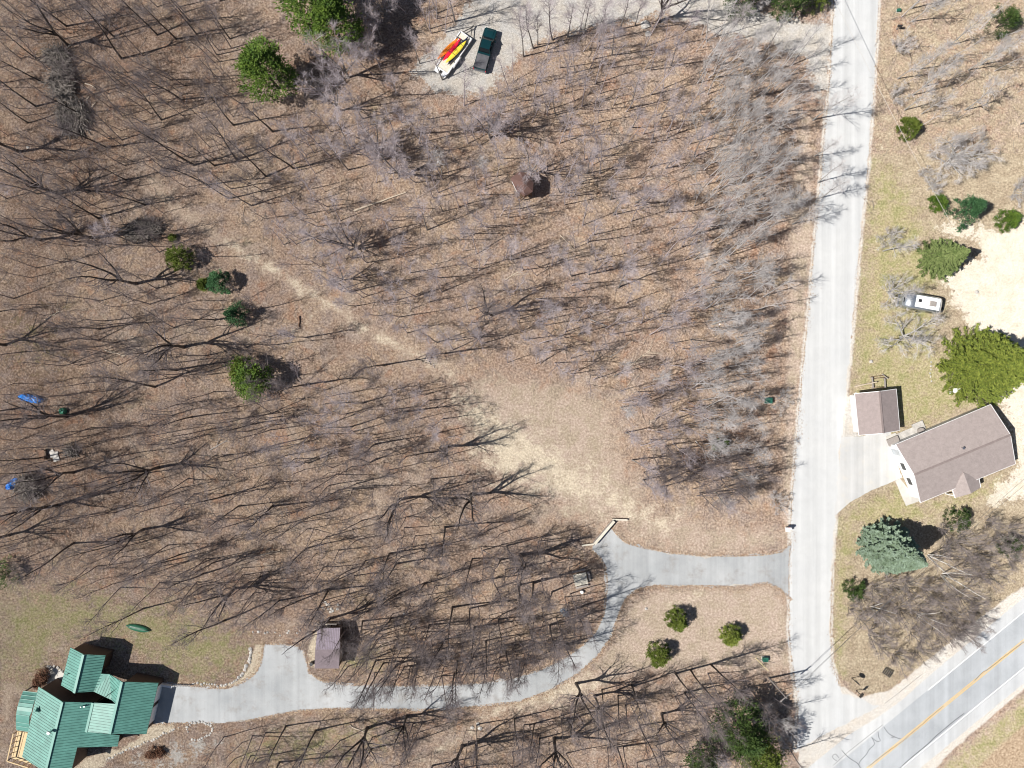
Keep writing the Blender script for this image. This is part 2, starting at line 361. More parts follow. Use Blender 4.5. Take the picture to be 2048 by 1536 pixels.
def build_ground():
    core_x = np.arange(-86, 86.01, 0.33); core_y = np.arange(-66, 66.01, 0.33)
    out = np.array([3, 8, 18, 40, 90, 200, 450, 1000, 2200.])
    xs = np.concatenate([core_x[0] - out[::-1], core_x, core_x[-1] + out])
    ys = np.concatenate([core_y[0] - out[::-1], core_y, core_y[-1] + out])
    X, Y = np.meshgrid(xs, ys); nx, ny = len(xs), len(ys)
    V = np.stack([X.ravel(), Y.ravel(), np.zeros(X.size)], 1)
    i = np.arange(nx * ny).reshape(ny, nx)
    F = np.stack([i[:-1, :-1], i[:-1, 1:], i[1:, 1:], i[1:, :-1]], -1).reshape(-1, 4)
    me = bpy.data.meshes.new("ground")
    me.vertices.add(len(V)); me.vertices.foreach_set("co", V.ravel().astype(np.float32))
    me.loops.add(F.size); me.loops.foreach_set("vertex_index", F.ravel().astype(np.int32))
    me.polygons.add(len(F)); me.polygons.foreach_set("loop_start", np.arange(0, F.size, 4, dtype=np.int32))
    me.update(calc_edges=True)
    def soft(d, w): return np.clip(0.5 - d / (2 * w), 0, 1)
    def u(*polys, w=1.5): return np.maximum.reduce([soft(sdf(X, Y, p), w) for p in polys])
    att = {}
    att['grass'] = np.maximum(np.maximum.reduce([u(CLEAR, w=5.0), u([(1625, 230), (1600, 230), (1578, 400), (1572, 700), (1560, 1060), (1585, 1080), (1600, 800), (1630, 480)], w=1.0) * .8, u(KNOLL, [(1850, 1560), (2060, 1380), (2300, 1250), (2300, 1600)], w=2.0)]), np.maximum(u(RIGHTL, w=0.8) * 0.0, u(SOUTHP, w=2.0) * 0.8))
    att['green'] = np.maximum.reduce([u([(1850, 1560), (2060, 1380), (2300, 1200), (2300, 1600)], w=1.0) * .75, u(GREENL, w=5) * 0.80, u(RLAWN, w=2.5) * 0.80, u(RLAWN2, w=2.0) * 0.80, u([(470, 1480), (560, 1450), (700, 1440), (820, 1440), (780, 1500), (640, 1536), (450, 1536)], w=4) * 0.66, u([(700, 1290), (760, 1290), (770, 1345), (700, 1350), (665, 1345)], w=2) * 0.7, u([(0, 560), (120, 640), (150, 760), (0, 760)], w=5) * 0.45])
    att['pale'] = np.maximum.reduce([u(PALE1, w=4.5) * 0.92, u(SOUTHP, w=1.8) * 0.72, soft(ldf(X, Y, TRAIL[2:]) - 0.55, 1.6) * 0.92, soft(ldf(X, Y, TRAILB) - 0.5, 1.2) * 0.7, soft(ldf(X, Y, [(1340, 1210), (1400, 1185)]) - 0.8, 1.5) * 0.8, soft(ldf(X, Y, [(1400, 1370), (1400, 1400)]) - 1.2, 1.8) * 0.8,
        soft(ldf(X, Y, [(1225, 1355), (1110, 1400)]) - 1.0, 2.0) * 0.7, u(SANDBANK, w=0.3), u(SANDBANK2, w=0.5) * 0.95, soft(ldf(X, Y, [(60, 890), (130, 905)]) - 0.8, 1.2) * 0.6, soft(ldf(X, Y, [(1775, 180), (1762, 330)]) - 0.5, 1.2) * 0.62, u(POLE_GR, w=.4) * 0.95])
    att['trail'] = np.maximum(soft(ldf(X, Y, TRAIL) - 1.2, 2.6) * .95, u(PATHL, w=1.0) * 0.8)
    att['sand'] = np.maximum.reduce([u(SAND_R, SAND_R2, w=2.4), soft(ldf(X, Y, [(2048, 770), (1990, 900)]) - 0.2, 1) * 0])
    shoulder = np.maximum.reduce([u(SIDE_ROAD_L + SIDE_ROAD_R[::-1], w=0.7), ])
    sr = sdf(X, Y, SIDE_ROAD_L + SIDE_ROAD_R[::-1])
    att['gravel'] = np.maximum.reduce([u(GRAVEL_TOP, w=2.6), u([(1695, 790), (1712, 786), (1716, 872), (1675, 890), (1686, 800)], w=0.6), u([(1480, -60), (1670, -60), (1668, 60), (1560, 20)], w=1.0) * 0,
        u(DRIVE, w=0.3), u(GARDEN, w=3.0) * 0.5])
    att['verge'] = np.maximum(u(RSHOULD, w=0.7), soft(sr - 0.45, 0.8) * 0.9)
    att['painted_falloff'] = np.maximum(u([(-100, -100), (560, -100), (520, 200), (400, 320), (330, 420), (200, 600), (330, 800), (420, 1000), (260, 1160), (-100, 1160)], w=12) * .62, u([(560, 0), (960, -20), (840, 130), (820, 200), (640, 230), (520, 120)], w=5) * .55)  # light falloff painted in: darker litter over the left and upper ground
    att['slope'] = np.maximum(u(RIGHTL, w=0.8) * np.where(Y > 34, .60, .84), u(GREENL, [(-50, 1150), (300, 1180), (200, 1280), (-50, 1400)], w=5) * .75)
    att['reeds'] = u(REEDS, w=1.2)
    att['core'] = np.clip(1 - np.maximum(np.abs(X) - 90, np.abs(Y) - 70) / 60, 0, 1)
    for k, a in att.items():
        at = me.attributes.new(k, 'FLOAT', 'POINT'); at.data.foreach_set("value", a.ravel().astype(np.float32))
    m, nt, b = nmat('ground_mat')
    def A(n):
        a = N(nt, "ShaderNodeAttribute"); a.attribute_name = n; return a.outputs['Fac']
    edge = noise(nt, 0.55, 8, 0.72)
    edge2 = noise(nt, 2.6, 6, 0.75)
    em = N(nt, "ShaderNodeMath", operation='MULTIPLY_ADD'); nt.links.new(edge2, em.inputs[0]); em.inputs[1].default_value = 0.5
    e2 = N(nt, "ShaderNodeMath", operation='MULTIPLY'); nt.links.new(edge, e2.inputs[0]); e2.inputs[1].default_value = 0.9
    nt.links.new(e2.outputs[0], em.inputs[2])      # 0.9*edge+0.5*edge2  (mean ~0.7)
    def zone(name, amt=1.0, lo=0.38, hi=0.62):
        s1 = N(nt, "ShaderNodeMath", operation='SUBTRACT'); nt.links.new(em.outputs[0], s1.inputs[0]); s1.inputs[1].default_value = 0.70
        s2 = N(nt, "ShaderNodeMath", operation='MULTIPLY_ADD'); nt.links.new(s1.outputs[0], s2.inputs[0]); s2.inputs[1].default_value = amt
        nt.links.new(A(name), s2.inputs[2])
        r = N(nt, "ShaderNodeMapRange", interpolation_type='SMOOTHSTEP'); nt.links.new(s2.outputs[0], r.inputs[0])
        r.inputs[1].default_value = lo; r.inputs[2].default_value = hi
        # nothing outside the zone
        g = N(nt, "ShaderNodeMath", operation='GREATER_THAN'); nt.links.new(A(name), g.inputs[0]); g.inputs[1].default_value = 0.02
        mm = N(nt, "ShaderNodeMath", operation='MULTIPLY'); nt.links.new(r.outputs[0], mm.inputs[0]); nt.links.new(g.outputs[0], mm.inputs[1])
        return mm.outputs[0]
    sp = noise(nt, 3.2, 6, 0.85)
    sp2 = noise(nt, 11.0, 3, 0.75)
    big = noise(nt, 0.11, 5, 0.6)
    mid = noise(nt, 0.45, 5, 0.65, dist=0.4)
    def speck(lo, midc, hi, k=0.0):
        a = ramp(nt, sp, [(0.34, lo), (0.49 + k, midc), (0.66, hi)])
        return mix(nt, 1.0, a, ramp(nt, sp2, [(0.30, 0.50), (0.5, 1.0), (0.70, 1.50)]), 'MULTIPLY')
    leafA = speck((0.085, 0.055, 0.042), (0.300, 0.216, 0.165), (0.64, 0.51, 0.41))
    leafB = speck((0.100, 0.067, 0.047), (0.345, 0.256, 0.186), (0.70, 0.57, 0.44))
    leafC = speck((0.090, 0.068, 0.060), (0.280, 0.222, 0.193), (0.57, 0.48, 0.43))
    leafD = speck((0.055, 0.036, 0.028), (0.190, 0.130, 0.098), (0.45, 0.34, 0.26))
    leafE = speck((0.20, 0.16, 0.13), (0.42, 0.345, 0.285), (0.68, 0.59, 0.49))
    leafF = speck((0.050, 0.036, 0.030), (0.135, 0.098, 0.078), (0.33, 0.255, 0.20))
    c = mix(nt, ramp(nt, big, [(0.42, 0.0), (0.56, 1.0)]), leafA, leafB)
    c = mix(nt, ramp(nt, mid, [(0.45, 0.0), (0.62, 0.85)]), c, leafC)
    c = mix(nt, ramp(nt, noise(nt, 0.9, 6, 0.75, dist=0.8), [(0.54, 0.0), (0.66, 0.75)]), c, leafD)
    c = mix(nt, ramp(nt, noise(nt, 0.16, 8, 0.7, dist=1.2), [(0.53, 0.0), (0.68, 0.75)]), c, leafE)
    c = mix(nt, ramp(nt, noise(nt, 0.5, 8, 0.78, dist=0.3), [(0.56, 0.0), (0.68, 0.8)]), c, leafF)
    c = mix(nt, ramp(nt, noise(nt, 0.24, 9, 0.8, dist=1.0), [(0.54, 0.0), (0.66, 0.62)]), c, leafF)
    c = mix(nt, ramp(nt, noise(nt, 0.7, 9, 0.8, dist=0.6), [(0.58, 0.0), (0.70, 0.8)]), c, leafE)
    c = mix(nt, zone('painted_falloff', 1.6, 0.35, 0.8), c, leafD)  # falloff put into the colour as patches of darker litter
    rust = ramp(nt, noise(nt, 0.33, 6, 0.72, dist=0.5), [(0.54, 0.0), (0.68, 0.6)])
    c = mix(nt, rust, c, speck((0.12, 0.058, 0.036), (0.34, 0.185, 0.115), (0.58, 0.38, 0.25)))
    moss = ramp(nt, noise(nt, 0.21, 7, 0.72), [(0.60, 0.0), (0.74, 0.4)])
    c = mix(nt, moss, c, speck((0.10, 0.098, 0.05), (0.235, 0.22, 0.115), (0.46, 0.42, 0.24)))
    c = mix(nt, zone('trail', 1.4, 0.35, 0.85), c, speck((0.24, 0.185, 0.14), (0.43, 0.345, 0.27), (0.66, 0.56, 0.45)))
    c = mix(nt, zone('grass', 1.3, 0.30, 0.78), c, mix(nt, ramp(nt, mid, [(0.42, 0.0), (0.62, 1.0)]), speck((0.21, 0.160, 0.13), (0.43, 0.345, 0.285), (0.66, 0.565, 0.475)), speck((0.19, 0.150, 0.11), (0.375, 0.31, 0.235), (0.60, 0.52, 0.41))))
    c = mix(nt, zone('slope', 1.6, 0.35, 0.8), c, mix(nt, ramp(nt, mid, [(0.40, 0.0), (0.62, 1.0)]), speck((0.17, 0.135, 0.095), (0.365, 0.305, 0.22), (0.62, 0.545, 0.42)), speck((0.13, 0.10, 0.068), (0.285, 0.228, 0.162), (0.52, 0.44, 0.33))))
    c = mix(nt, zone('green', 2.2, 0.30, 1.0), c, mix(nt, ramp(nt, edge, [(0.46, 0.0), (0.60, 1.0)]), speck((0.18, 0.155, 0.075), (0.345, 0.305, 0.165), (0.56, 0.51, 0.32)), speck((0.13, 0.125, 0.055), (0.27, 0.26, 0.125), (0.46, 0.44, 0.25))))
    c = mix(nt, zone('pale', 2.4, 0.42, 0.92), c, speck((0.34, 0.285, 0.21), (0.56, 0.49, 0.385), (0.78, 0.72, 0.60)))
    c = mix(nt, zone('sand', 2.0, .42, .6), c, mix(nt, ramp(nt, edge, [(0.45, 0.0), (0.58, 1.0)]), speck((0.50, 0.455, 0.39), (0.62, 0.575, 0.505), (0.72, 0.68, 0.61), 0.03), speck((0.38, 0.34, 0.26), (0.54, 0.495, 0.41), (0.68, 0.63, 0.54))))
    c = mix(nt, zone('gravel', 1.5, .42, .58), c, mix(nt, ramp(nt, mid, [(0.4, 0.0), (0.62, 1.0)]), speck((0.30, 0.285, 0.265), (0.45, 0.435, 0.415), (0.62, 0.605, 0.58)), speck((0.30, 0.27, 0.235), (0.46, 0.425, 0.38), (0.62, 0.585, 0.53))))
    c = mix(nt, zone('verge', 0.8), c, mix(nt, ramp(nt, mid, [(0.4, 0.0), (0.62, 1.0)]), speck((0.42, 0.395, 0.36), (0.54, 0.52, 0.49), (0.68, 0.66, 0.62)), speck((0.40, 0.365, 0.32), (0.54, 0.50, 0.45), (0.68, 0.64, 0.58))))
    c = mix(nt, zone('reeds', 0.8), c, speck((0.15, 0.10, 0.065), (0.36, 0.27, 0.185), (0.66, 0.55, 0.42)))
    nt.links.new(c, b.inputs['Base Color']); b.inputs['Roughness'].default_value = 1.0
    b.inputs['Specular IOR Level'].default_value = 0.0
    b.inputs['Diffuse Roughness'].default_value = 1.0
    bump(nt, b, sp, 0.55, 0.06)
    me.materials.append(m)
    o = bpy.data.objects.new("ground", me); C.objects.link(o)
    tag(o, 'leaf covered woodland floor with dry grass clearings, trail and sandy patches', None, None, 'structure')
build_ground()

from mathutils import noise as mnoise
def sheet(name, poly, z, mat, label, jit=0.0, seg=0.35):
    rng = random.Random(len(poly) * 31 + int(z * 1e4))
    pts = [P(x, y, 0) for x, y in poly]; out = []
    for i, a in enumerate(pts):
        b = pts[(i + 1) % len(pts)]; n = max(1, int((b - a).length / seg)) if jit else 1
        for k in range(n):
            q = a.lerp(b, k / n)
            w = mnoise.noise(Vector((q.x * .45, q.y * .45, z * 900))) * jit * 3.5 + mnoise.noise(Vector((q.x * 2.1, q.y * 2.1, 3))) * jit * 2
            out.append((q.x + w + rng.gauss(0, jit * .5), q.y + w + rng.gauss(0, jit * .6), z))
    a = sum(out[i][0] * out[(i + 1) % len(out)][1] - out[(i + 1) % len(out)][0] * out[i][1] for i in range(len(out)))
    if a < 0: out.reverse()
    import mathutils
    tri = mathutils.geometry.tessellate_polygon([[Vector(p) for p in out]])
    m = MB(); m.add(out, [t if True else t for t in tri])
    o = m.build(name, mat)
    me = o.data
    me.update()
    if me.polygons and sum(p.normal.z * p.area for p in me.polygons) < 0: me.flip_normals()
    return tag(o, label, None, None, 'structure')

def smooth_line(pts, n=6):
    out = []; L = len(pts)
    for i in range(L - 1):
        p0 = pts[max(i - 1, 0)]; p1 = pts[i]; p2 = pts[i + 1]; p3 = pts[min(i + 2, L - 1)]
        for k in range(n):
            t = k / n
            out.append(tuple(0.5 * ((2 * p1[j]) + (-p0[j] + p2[j]) * t + (2 * p0[j] - 5 * p1[j] + 4 * p2[j] - p3[j]) * t * t + (-p0[j] + 3 * p1[j] - 3 * p2[j] + p3[j]) * t ** 3) for j in (0, 1)))
    out.append(pts[-1]); return out

sheet('side_road', smooth_line(SIDE_ROAD_L, 3) + smooth_line(SIDE_ROAD_R, 3)[::-1], 0.008, 'road_pale', 'pale worn side road running down the right of the photo', 0.10)
sheet('driveway', DRIVE, 0.004, 'drive_asphalt', 'grey asphalt driveway curving from the side road to the green roofed house', 0.11)
sheet('parking_apron', [(1680, 874), (1720, 872), (1780, 862), (1786, 888), (1804, 955), (1775, 968), (1735, 985), (1700, 1004), (1668, 1034), (1672, 1000), (1684, 870)], 0.004, 'apron', 'pale concrete parking apron between the white garage and the house', 0.04)
sheet('walkway', [(1790, 962), (1800, 958), (1823, 985), (1845, 1000), (1812, 1012)], 0.009, 'concrete', 'concrete walk along the white gable end', 0.01)
sheet('patio_walk', [(97, 1337), (101, 1334), (112, 1336), (128, 1347), (130, 1372), (90, 1382)], 0.006, 'concrete', 'pale concrete walk beside the green roofed house', 0.01)
def lineoff(a, b, t): return (a[0] + (b[0] - a[0]) * t, a[1] + (b[1] - a[1]) * t)
# highway: direction (312,-255)
dx, dy = 312 / 403., -255 / 403.
nx_, ny_ = 0.633, 0.774      # towards lower right
def HW(s, o): return (1892 + dx * s + nx_ * o, 1408.5 + dy * s + ny_ * o)
sheet('highway_shoulder', [HW(-900, -78), HW(-190, -76), HW(-120, -66), HW(-60, -62), HW(20, -66), HW(700, -68), HW(700, 66), HW(-900, 66)], 0.004, 'highway_shoulder', 'paved pale shoulder of the highway', 0.04)
sheet('highway', [HW(-900, -44), HW(700, -46), HW(700, 45), HW(-900, 44)], 0.010, 'road_highway', 'two lane highway crossing the lower right corner')
def strip(name, pts, w, z, mat, label):
    m = MB(); pts = [P(*p) for p in pts]; L = len(pts); vs = []
    for i, p in enumerate(pts):
        d = (pts[min(i + 1, L - 1)] - pts[max(i - 1, 0)]).normalized(); s = Vector((-d.y, d.x, 0)) * (w / 2)
        vs += [(p.x + s.x, p.y + s.y, z), (p.x - s.x, p.y - s.y, z)]
    m.add(vs, [(2 * i, 2 * i + 1, 2 * i + 3, 2 * i + 2) for i in range(L - 1)])
    return tag(m.build(name, mat), label, None, None, 'structure')
strip('edge_line', [HW(-10, -44.5), HW(700, -45)], 0.14, 0.014, 'line_white', 'white edge line nearer the woods')
strip('edge_line', [HW(-900, 42), HW(700, 42)], 0.14, 0.014, 'line_white', 'white edge line on the far side of the highway')
strip('centre_line', [HW(-900, -1.6), HW(700, -1.6)], 0.12, 0.0145, 'line_yellow', 'yellow centre line of the highway')
strip('centre_line', [HW(-900, 2.0), HW(700, 2.0)], 0.12, 0.0145, 'line_yellow', 'yellow centre line of the highway, second stripe')
def tt(pts): return [(1536 + x / 3, 1024 + y / 3) for x, y in pts]
for k, (pp, w) in enumerate([([(1176, 1208), (1120, 1250), (1060, 1300), (1000, 1350), (960, 1390), (900, 1440), (840, 1490), (790, 1540)], 0.11),
              ([(622, 1352), (636, 1380), (634, 1400), (605, 1425), (590, 1455), (555, 1490), (545, 1520), (560, 1540)], 0.08),
              ([(443, 1430), (470, 1460), (500, 1485), (535, 1505), (552, 1530)], 0.08),
              ([(660, 1318), (664, 1350), (674, 1372), (650, 1374), (622, 1352)], 0.08),
              ([(697, 1292), (720, 1325), (750, 1345), (775, 1355), (798, 1362)], 0.08),
              ([(738, 1352), (752, 1352), (758, 1342)], 0.08),
              ([(425, 1475), (405, 1452), (388, 1462), (392, 1480), (412, 1492)], 0.07),
              ([(390, 1520), (480, 1440), (600, 1345), (690, 1275)], 0.05),
              ([(1240, 1010), (1290, 960), (1310, 950), (1370, 905), (1400, 880), (1425, 862), (1480, 820), (1536, 778)], 0.07),
              ([(605, 1525), (700, 1450), (820, 1365), (845, 1340), (930, 1270), (960, 1240), (1050, 1165)], 0.06),
              ([(700, 1148), (790, 1080), (920, 975)], 0.05)]):
    strip('tar_crack', smooth_line(tt(pp), 3), w, 0.017 + k * 0.0003, 'tar', 'dark tar sealed crack in the highway')
# ------------------------------------------------------------------ buildings
def seams(poly, d, spacing, w=0.032, h=0.03):
    """standing seams: thin ribs along plan direction d, clipped to the plan polygon, on its plane"""
    p = [Vector(q) for q in poly]
    nrm = Vector((0, 0, 0))
    for i in range(len(p)):
        a, b = p[i], p[(i + 1) % len(p)]
        nrm += Vector(((a.y - b.y) * (a.z + b.z), (a.z - b.z) * (a.x + b.x), (a.x - b.x) * (a.y + b.y)))
    nrm.normalize()
    if nrm.z < 0: nrm = -nrm
    c = sum(p, Vector()) / len(p)
    def zz(x, y): return c.z - ((x - c.x) * nrm.x + (y - c.y) * nrm.y) / nrm.z
    dv = Vector((d[0], d[1])).normalized(); nv = Vector((-dv.y, dv.x))
    ts = [q.x * nv.x + q.y * nv.y for q in p]
    m = MB(); t = min(ts) + spacing * 0.5
    while t < max(ts):
        xs = []
        for i in range(len(p)):
            a, b = ts[i], ts[(i + 1) % len(p)]
            if (a > t) != (b > t):
                k = (t - a) / (b - a); q = p[i].lerp(p[(i + 1) % len(p)], k); xs.append(q.x * dv.x + q.y * dv.y)
        xs.sort()
        for a, b in zip(xs[::2], xs[1::2]):
            A = (dv.x * a + nv.x * t, dv.y * a + nv.y * t); B = (dv.x * b + nv.x * t, dv.y * b + nv.y * t)
            m.beam((A[0], A[1], zz(*A) + h / 2), (B[0], B[1], zz(*B) + h / 2), w, h)
        t += spacing
    return m
def wallpoly(m, pts, inset=0.3):
    """vertical walls under a roof outline: pts are (x,y,ztop)"""
    c = sum((Vector((p[0], p[1])) for p in pts), Vector((0, 0))) / len(pts)
    q = []
    for p in pts:
        d = Vector((p[0], p[1])) - c; L = d.length
        e = c + d * max(0, (L - inset * 1.35) / L); q.append((e.x, e.y, p[2] - 0.12))
    n = len(q); vs = [(a, b, 0.0) for a, b, z in q] + q
    m.add(vs, [(i, (i + 1) % n, n + (i + 1) % n, n + i) for i in range(n)])

def onplane(pts, px, py):
    a, b, c = pts; n = (b - a).cross(c - a); h = a.z
    for _ in range(12):
        q = P(px, py, h); h = a.z - ((q.x - a.x) * n.x + (q.y - a.y) * n.y) / n.z
    return P(px, py, h)
def green_house():
    base = P(170, 1430)
    r = thing('green_roofed_house', 'large house with a dark green standing seam metal roof of crossing gables', 'house', (base.x, base.y, 0))
    def q(x, y, h): return P(x, y, h)
    ridge_d = Vector((-0.236, -0.972)); slope_d = Vector((0.972, -0.236))
    walls = MB()
    planes = []
    W1 = dict(Rn=q(167, 1309, 4.4), Rs=q(148.6, 1385.7, 4.4), Wn=q(140.6, 1295.4, 3.3), Ws=q(122, 1370.6, 3.3), En=q(210.8, 1311, 3.1), Em=q(202, 1347.6, 3.1))
    Pk = q(218.6, 1348.6, 3.0); J = q(187, 1383, 3.3)
    planes.append(([W1['Wn'], W1['Rn'], W1['Rs'], W1['Ws']], None, 'r'))
    planes.append(([W1['Rn'], W1['En'], W1['Em'], Pk, J, W1['Rs']], (1, -0.03), 'r'))
    R = q(244, 1363.7, 4.6); R2 = q(231.8, 1408, 4.6); Q = q(223.5, 1400.4, 4.1); R3 = q(220, 1467.6, 4.6)
    E1 = q(316.7, 1366, 2.5); E2 = q(292.6, 1468.3, 2.5)
    planes.append(([Pk, R, R2, Q], (0.9, -0.42), 'r'))
    planes.append(([Pk, Q, J], (-0.32, -0.95), 'r'))
    planes.append(([R, E1, E2, R3], (1, -0.02), 'r'))
    M1 = q(125, 1404, 5.4); M2 = q(91, 1545, 5.4); PL = (M1, M2, q(235, 1493, 2.45))
    V1 = onplane(PL, 186, 1405.5); V2 = onplane(PL, 172.5, 1464)
    planes.append(([V1, R2, R3, V2], (1, -0.06), 'r'))
    planes.append(([M1, V1, V2, onplane(PL, 220.5, 1468.6), onplane(PL, 239, 1470.5), PL[2], onplane(PL, 154.3, 1494.7), onplane(PL, 141, 1547), M2], (1, -0.02), 'r'))
    MW1 = q(77, 1373.5, 4.1); MW2 = q(44, 1514, 4.1)
    planes.append(([MW1, M1, M2, MW2], None, 'r'))
    for k, (poly, d, _) in enumerate(planes):
        m = MB(); m.slab(poly, 0.12); o = m.build('roof_panel', 'roof_green', r)
        if d is None:
            a = poly[0]; b = poly[1]; d = (b.x - a.x, b.y - a.y)
        s = seams(poly, d, 0.40)
        s.build('seams', 'seam_green', o)
    # ridge caps and flashings
    for a, b in ((W1['Rn'], W1['Rs']), (R, R3), (M1, M2), (V1, V2)):
        m = MB(); up = Vector((0, 0, 0.07)); m.beam(a + up, b + up, 0.34, 0.07); m.build('ridge_cap', 'roof_cap', r)
    # walls
    wallpoly(walls, [W1['Wn'], W1['Rn'], W1['En'], W1['Em'], W1['Rs'], W1['Ws']])
    wallpoly(walls, [R, E1, E2, R3, V2, V1])
    wallpoly(walls, [MW1, M1, V1, V2, q(220, 1469, 2.8), q(235, 1493, 2.4), q(154.3, 1494.7, 4.1), q(141, 1547, 4.1), M2, MW2])
    walls.build('walls', 'brown_siding', r)
    # garage door on the east wall, windows on the north wing
    e1 = P(316.7, 1366, 2.5); e2 = P(292.6, 1468.3, 2.5)
    for k in (0.28, 0.70):
        c = e1.lerp(e2, k); d = (e2 - e1).normalized()
        m = MB(); a = c - d * 1.25; b = c + d * 1.25; off = Vector((-0.26, 0.0, 0))
        m.beam((a.x + off.x, a.y, 1.05), (b.x + off.x, b.y, 1.05), 0.08, 2.1)
        m.build('garage_door', 'white_paint', r)
    # barrel roof over the porch
    def arch(t):
        ax, ay, ah = 46.5, 1382, 3.1; bx, by, bh = 32.5, 1459, 3.1
        x = ax + (bx - ax) * t - 6.0 * math.sin(math.pi * t); y = ay + (by - ay) * t
        return x, y, ah + 1.0 * math.sin(math.pi * t)
    m = MB(); pr = []
    for i in range(11):
        x, y, h = arch(i / 10); a = P(x, y, h); b = P(x + 26.5 + (3 if i < 6 else 0), y + 3.5 + i * 0.1, h); pr.append((a, b))
    vs = [p for ab in pr for p in ab] + [p - Vector((0, 0, 0.1)) for ab in pr for p in ab]
    fs = [(2 * i, 2 * i + 1, 2 * i + 3, 2 * i + 2) for i in range(10)] + [(22 + 2 * i + 2, 22 + 2 * i + 3, 22 + 2 * i + 1, 22 + 2 * i) for i in range(10)]
    m.add(vs, fs); po = m.build('porch_roof', 'roof_green', r)
    m = MB()
    for i in (0, 1, 2, 3, 4, 6, 8, 9, 10): 
        a, b = pr[i]; m.beam(a + Vector((0, 0, .03)), b + Vector((0, 0, .03)), 0.07, 0.05)
    m.build('ribs', 'roof_cap', po)
    m = MB()
    for x, y in ((48, 1384), (36, 1456)):
        p = P(x, y, 3.0); m = MB(); m.beam((p.x, p.y, 0), (p.x, p.y, 3.0), 0.16, 0.16); m.build('porch_post', 'wood_grey', r)
    # deck with railing
    D = [P(35, 1462, 1.5), P(58, 1466, 1.5), P(45, 1513, 1.5), P(64, 1529, 1.5), P(22.5, 1516, 1.5)]
    m = MB(); m.slab(D, 0.12); dk = m.build('deck', 'wood_new', r)
    m = MB()
    for t in (0.12, 0.38, 0.62):
        a = D[0].lerp(D[1], t); b = D[4].lerp(D[2], t); m.beam(a + Vector((0, 0, .01)), b + Vector((0, 0, .01)), 0.05, 0.02)
    m.build('plank_gaps', 'wood_brown', dk)
    m = MB()
    A, B, Cc = D[0], D[4], D[3]; up = Vector((0, 0, 0.95))
    m.beam(A + up, B + up, 0.14, 0.06); m.beam(B + up, Cc + up, 0.14, 0.06)
    for a, b, n in ((A, B, 5), (B, Cc, 4)):
        for i in range(n + 1):
            p = a.lerp(b, i / n); m.beam(p, p + up, 0.09, 0.09)
    m.build('railing', 'wood_new', r)
    m = MB()
    for p in D: m = MB(); m.beam((p.x, p.y, 0), (p.x, p.y, 1.4), 0.15, 0.15); m.build('deck_post', 'wood_grey', r)
    # chimney pipe, vents, skylight
    c = P(107, 1459, 5.0); m = MB(); m.cyl((c.x, c.y, 4.8), 0.16, 1.3, 12); m.cyl((c.x, c.y, 6.1), 0.26, 0.16, 12, 0.2)
    ch = m.build('chimney_pipe', 'chrome', r, smooth=False)
    c = P(98, 1465, 5.0); m = MB(); m.box((c.x, c.y, 5.0), (0.45, 0.4, 0.3)); m.build('roof_vent', 'white_paint', r)
    c = P(163, 1413, 4.7); m = MB(); m.cyl((c.x, c.y, 4.4), 0.07, 0.55, 8); m.cyl((c.x + .35, c.y - .05, 4.4), 0.1, 0.3, 8); m.build('roof_vent', 'chrome', r)
    c = P(137, 1347, 3.7); m = MB(); m.cyl((c.x, c.y, 3.6), 0.06, 0.5, 8); m.build('roof_vent', 'dark_metal', r)
    c = P(76, 1418, 4.4); m = MB(); m.add([(c.x - .42, c.y - .35, 4.45), (c.x + .42, c.y - .35, 4.62), (c.x + .02, c.y + .45, 4.62), (c.x, c.y - .1, 4.85)], [(0, 1, 3), (1, 2, 3), (2, 0, 3)]); m.build('roof_cricket', 'seam_green', r)
green_house()

def gable(name, label, corners, eave, rise, wallmat, roofmat, over=0.35, ridge_axis=0, capmat=None):
    """corners: image positions of the four eave corners in order; ridge joins midpoints of sides 3-0 and 1-2"""
    c = [P(x, y, eave) for x, y in corners]
    ctr = sum(c, Vector()) / 4
    r = thing(name, label, 'house', (ctr.x, ctr.y, 0))
    A = (c[0] + c[3]) / 2; B = (c[1] + c[2]) / 2
    A.z = B.z = eave + rise
    for quad in ([c[0], c[1], B, A], [A, B, c[2], c[3]]):
        m = MB(); m.slab(quad, 0.13); m.build('roof', roofmat, r)
    L = (c[1] - c[0]).normalized(); Wd = (c[3] - c[0]).normalized()
    i = [c[0] + L * over + Wd * over, c[1] - L * over + Wd * over, c[2] - L * over - Wd * over, c[3] + L * over - Wd * over]
    ia = (i[0] + i[3]) / 2; ib = (i[1] + i[2]) / 2; k = rise * (1 - 0.08)
    m = MB()
    zt = eave - 0.02
    vs = [(p.x, p.y, 0) for p in i] + [(p.x, p.y, zt) for p in i] + [(ia.x, ia.y, eave + k), (ib.x, ib.y, eave + k)]
    m.add(vs, [(0, 1, 5, 4), (2, 3, 7, 6), (3, 0, 4, 8, 7), (1, 2, 6, 9, 5)])
    m.build('walls', wallmat, r)
    m = MB()
    for a, b in ((c[0], c[1]), (c[2], c[3])):
        m.beam(a - Vector((0, 0, .08)), b - Vector((0, 0, .08)), 0.1, 0.16)
    for a, b, d in ((c[0], A, c[3]), (c[3], A, c[0]), (c[1], B, c[2]), (c[2], B, c[1])):
        m.beam(a - Vector((0, 0, .1)), b - Vector((0, 0, .1)), 0.07, 0.2)
    m.build('trim', 'white_paint', r)
    m = MB(); m.beam(A + Vector((0, 0, .03)), B + Vector((0, 0, .03)), 0.28, 0.05); m.build('ridge_cap', capmat or 'shingle_cap', r)
    return r, i, c, A, B
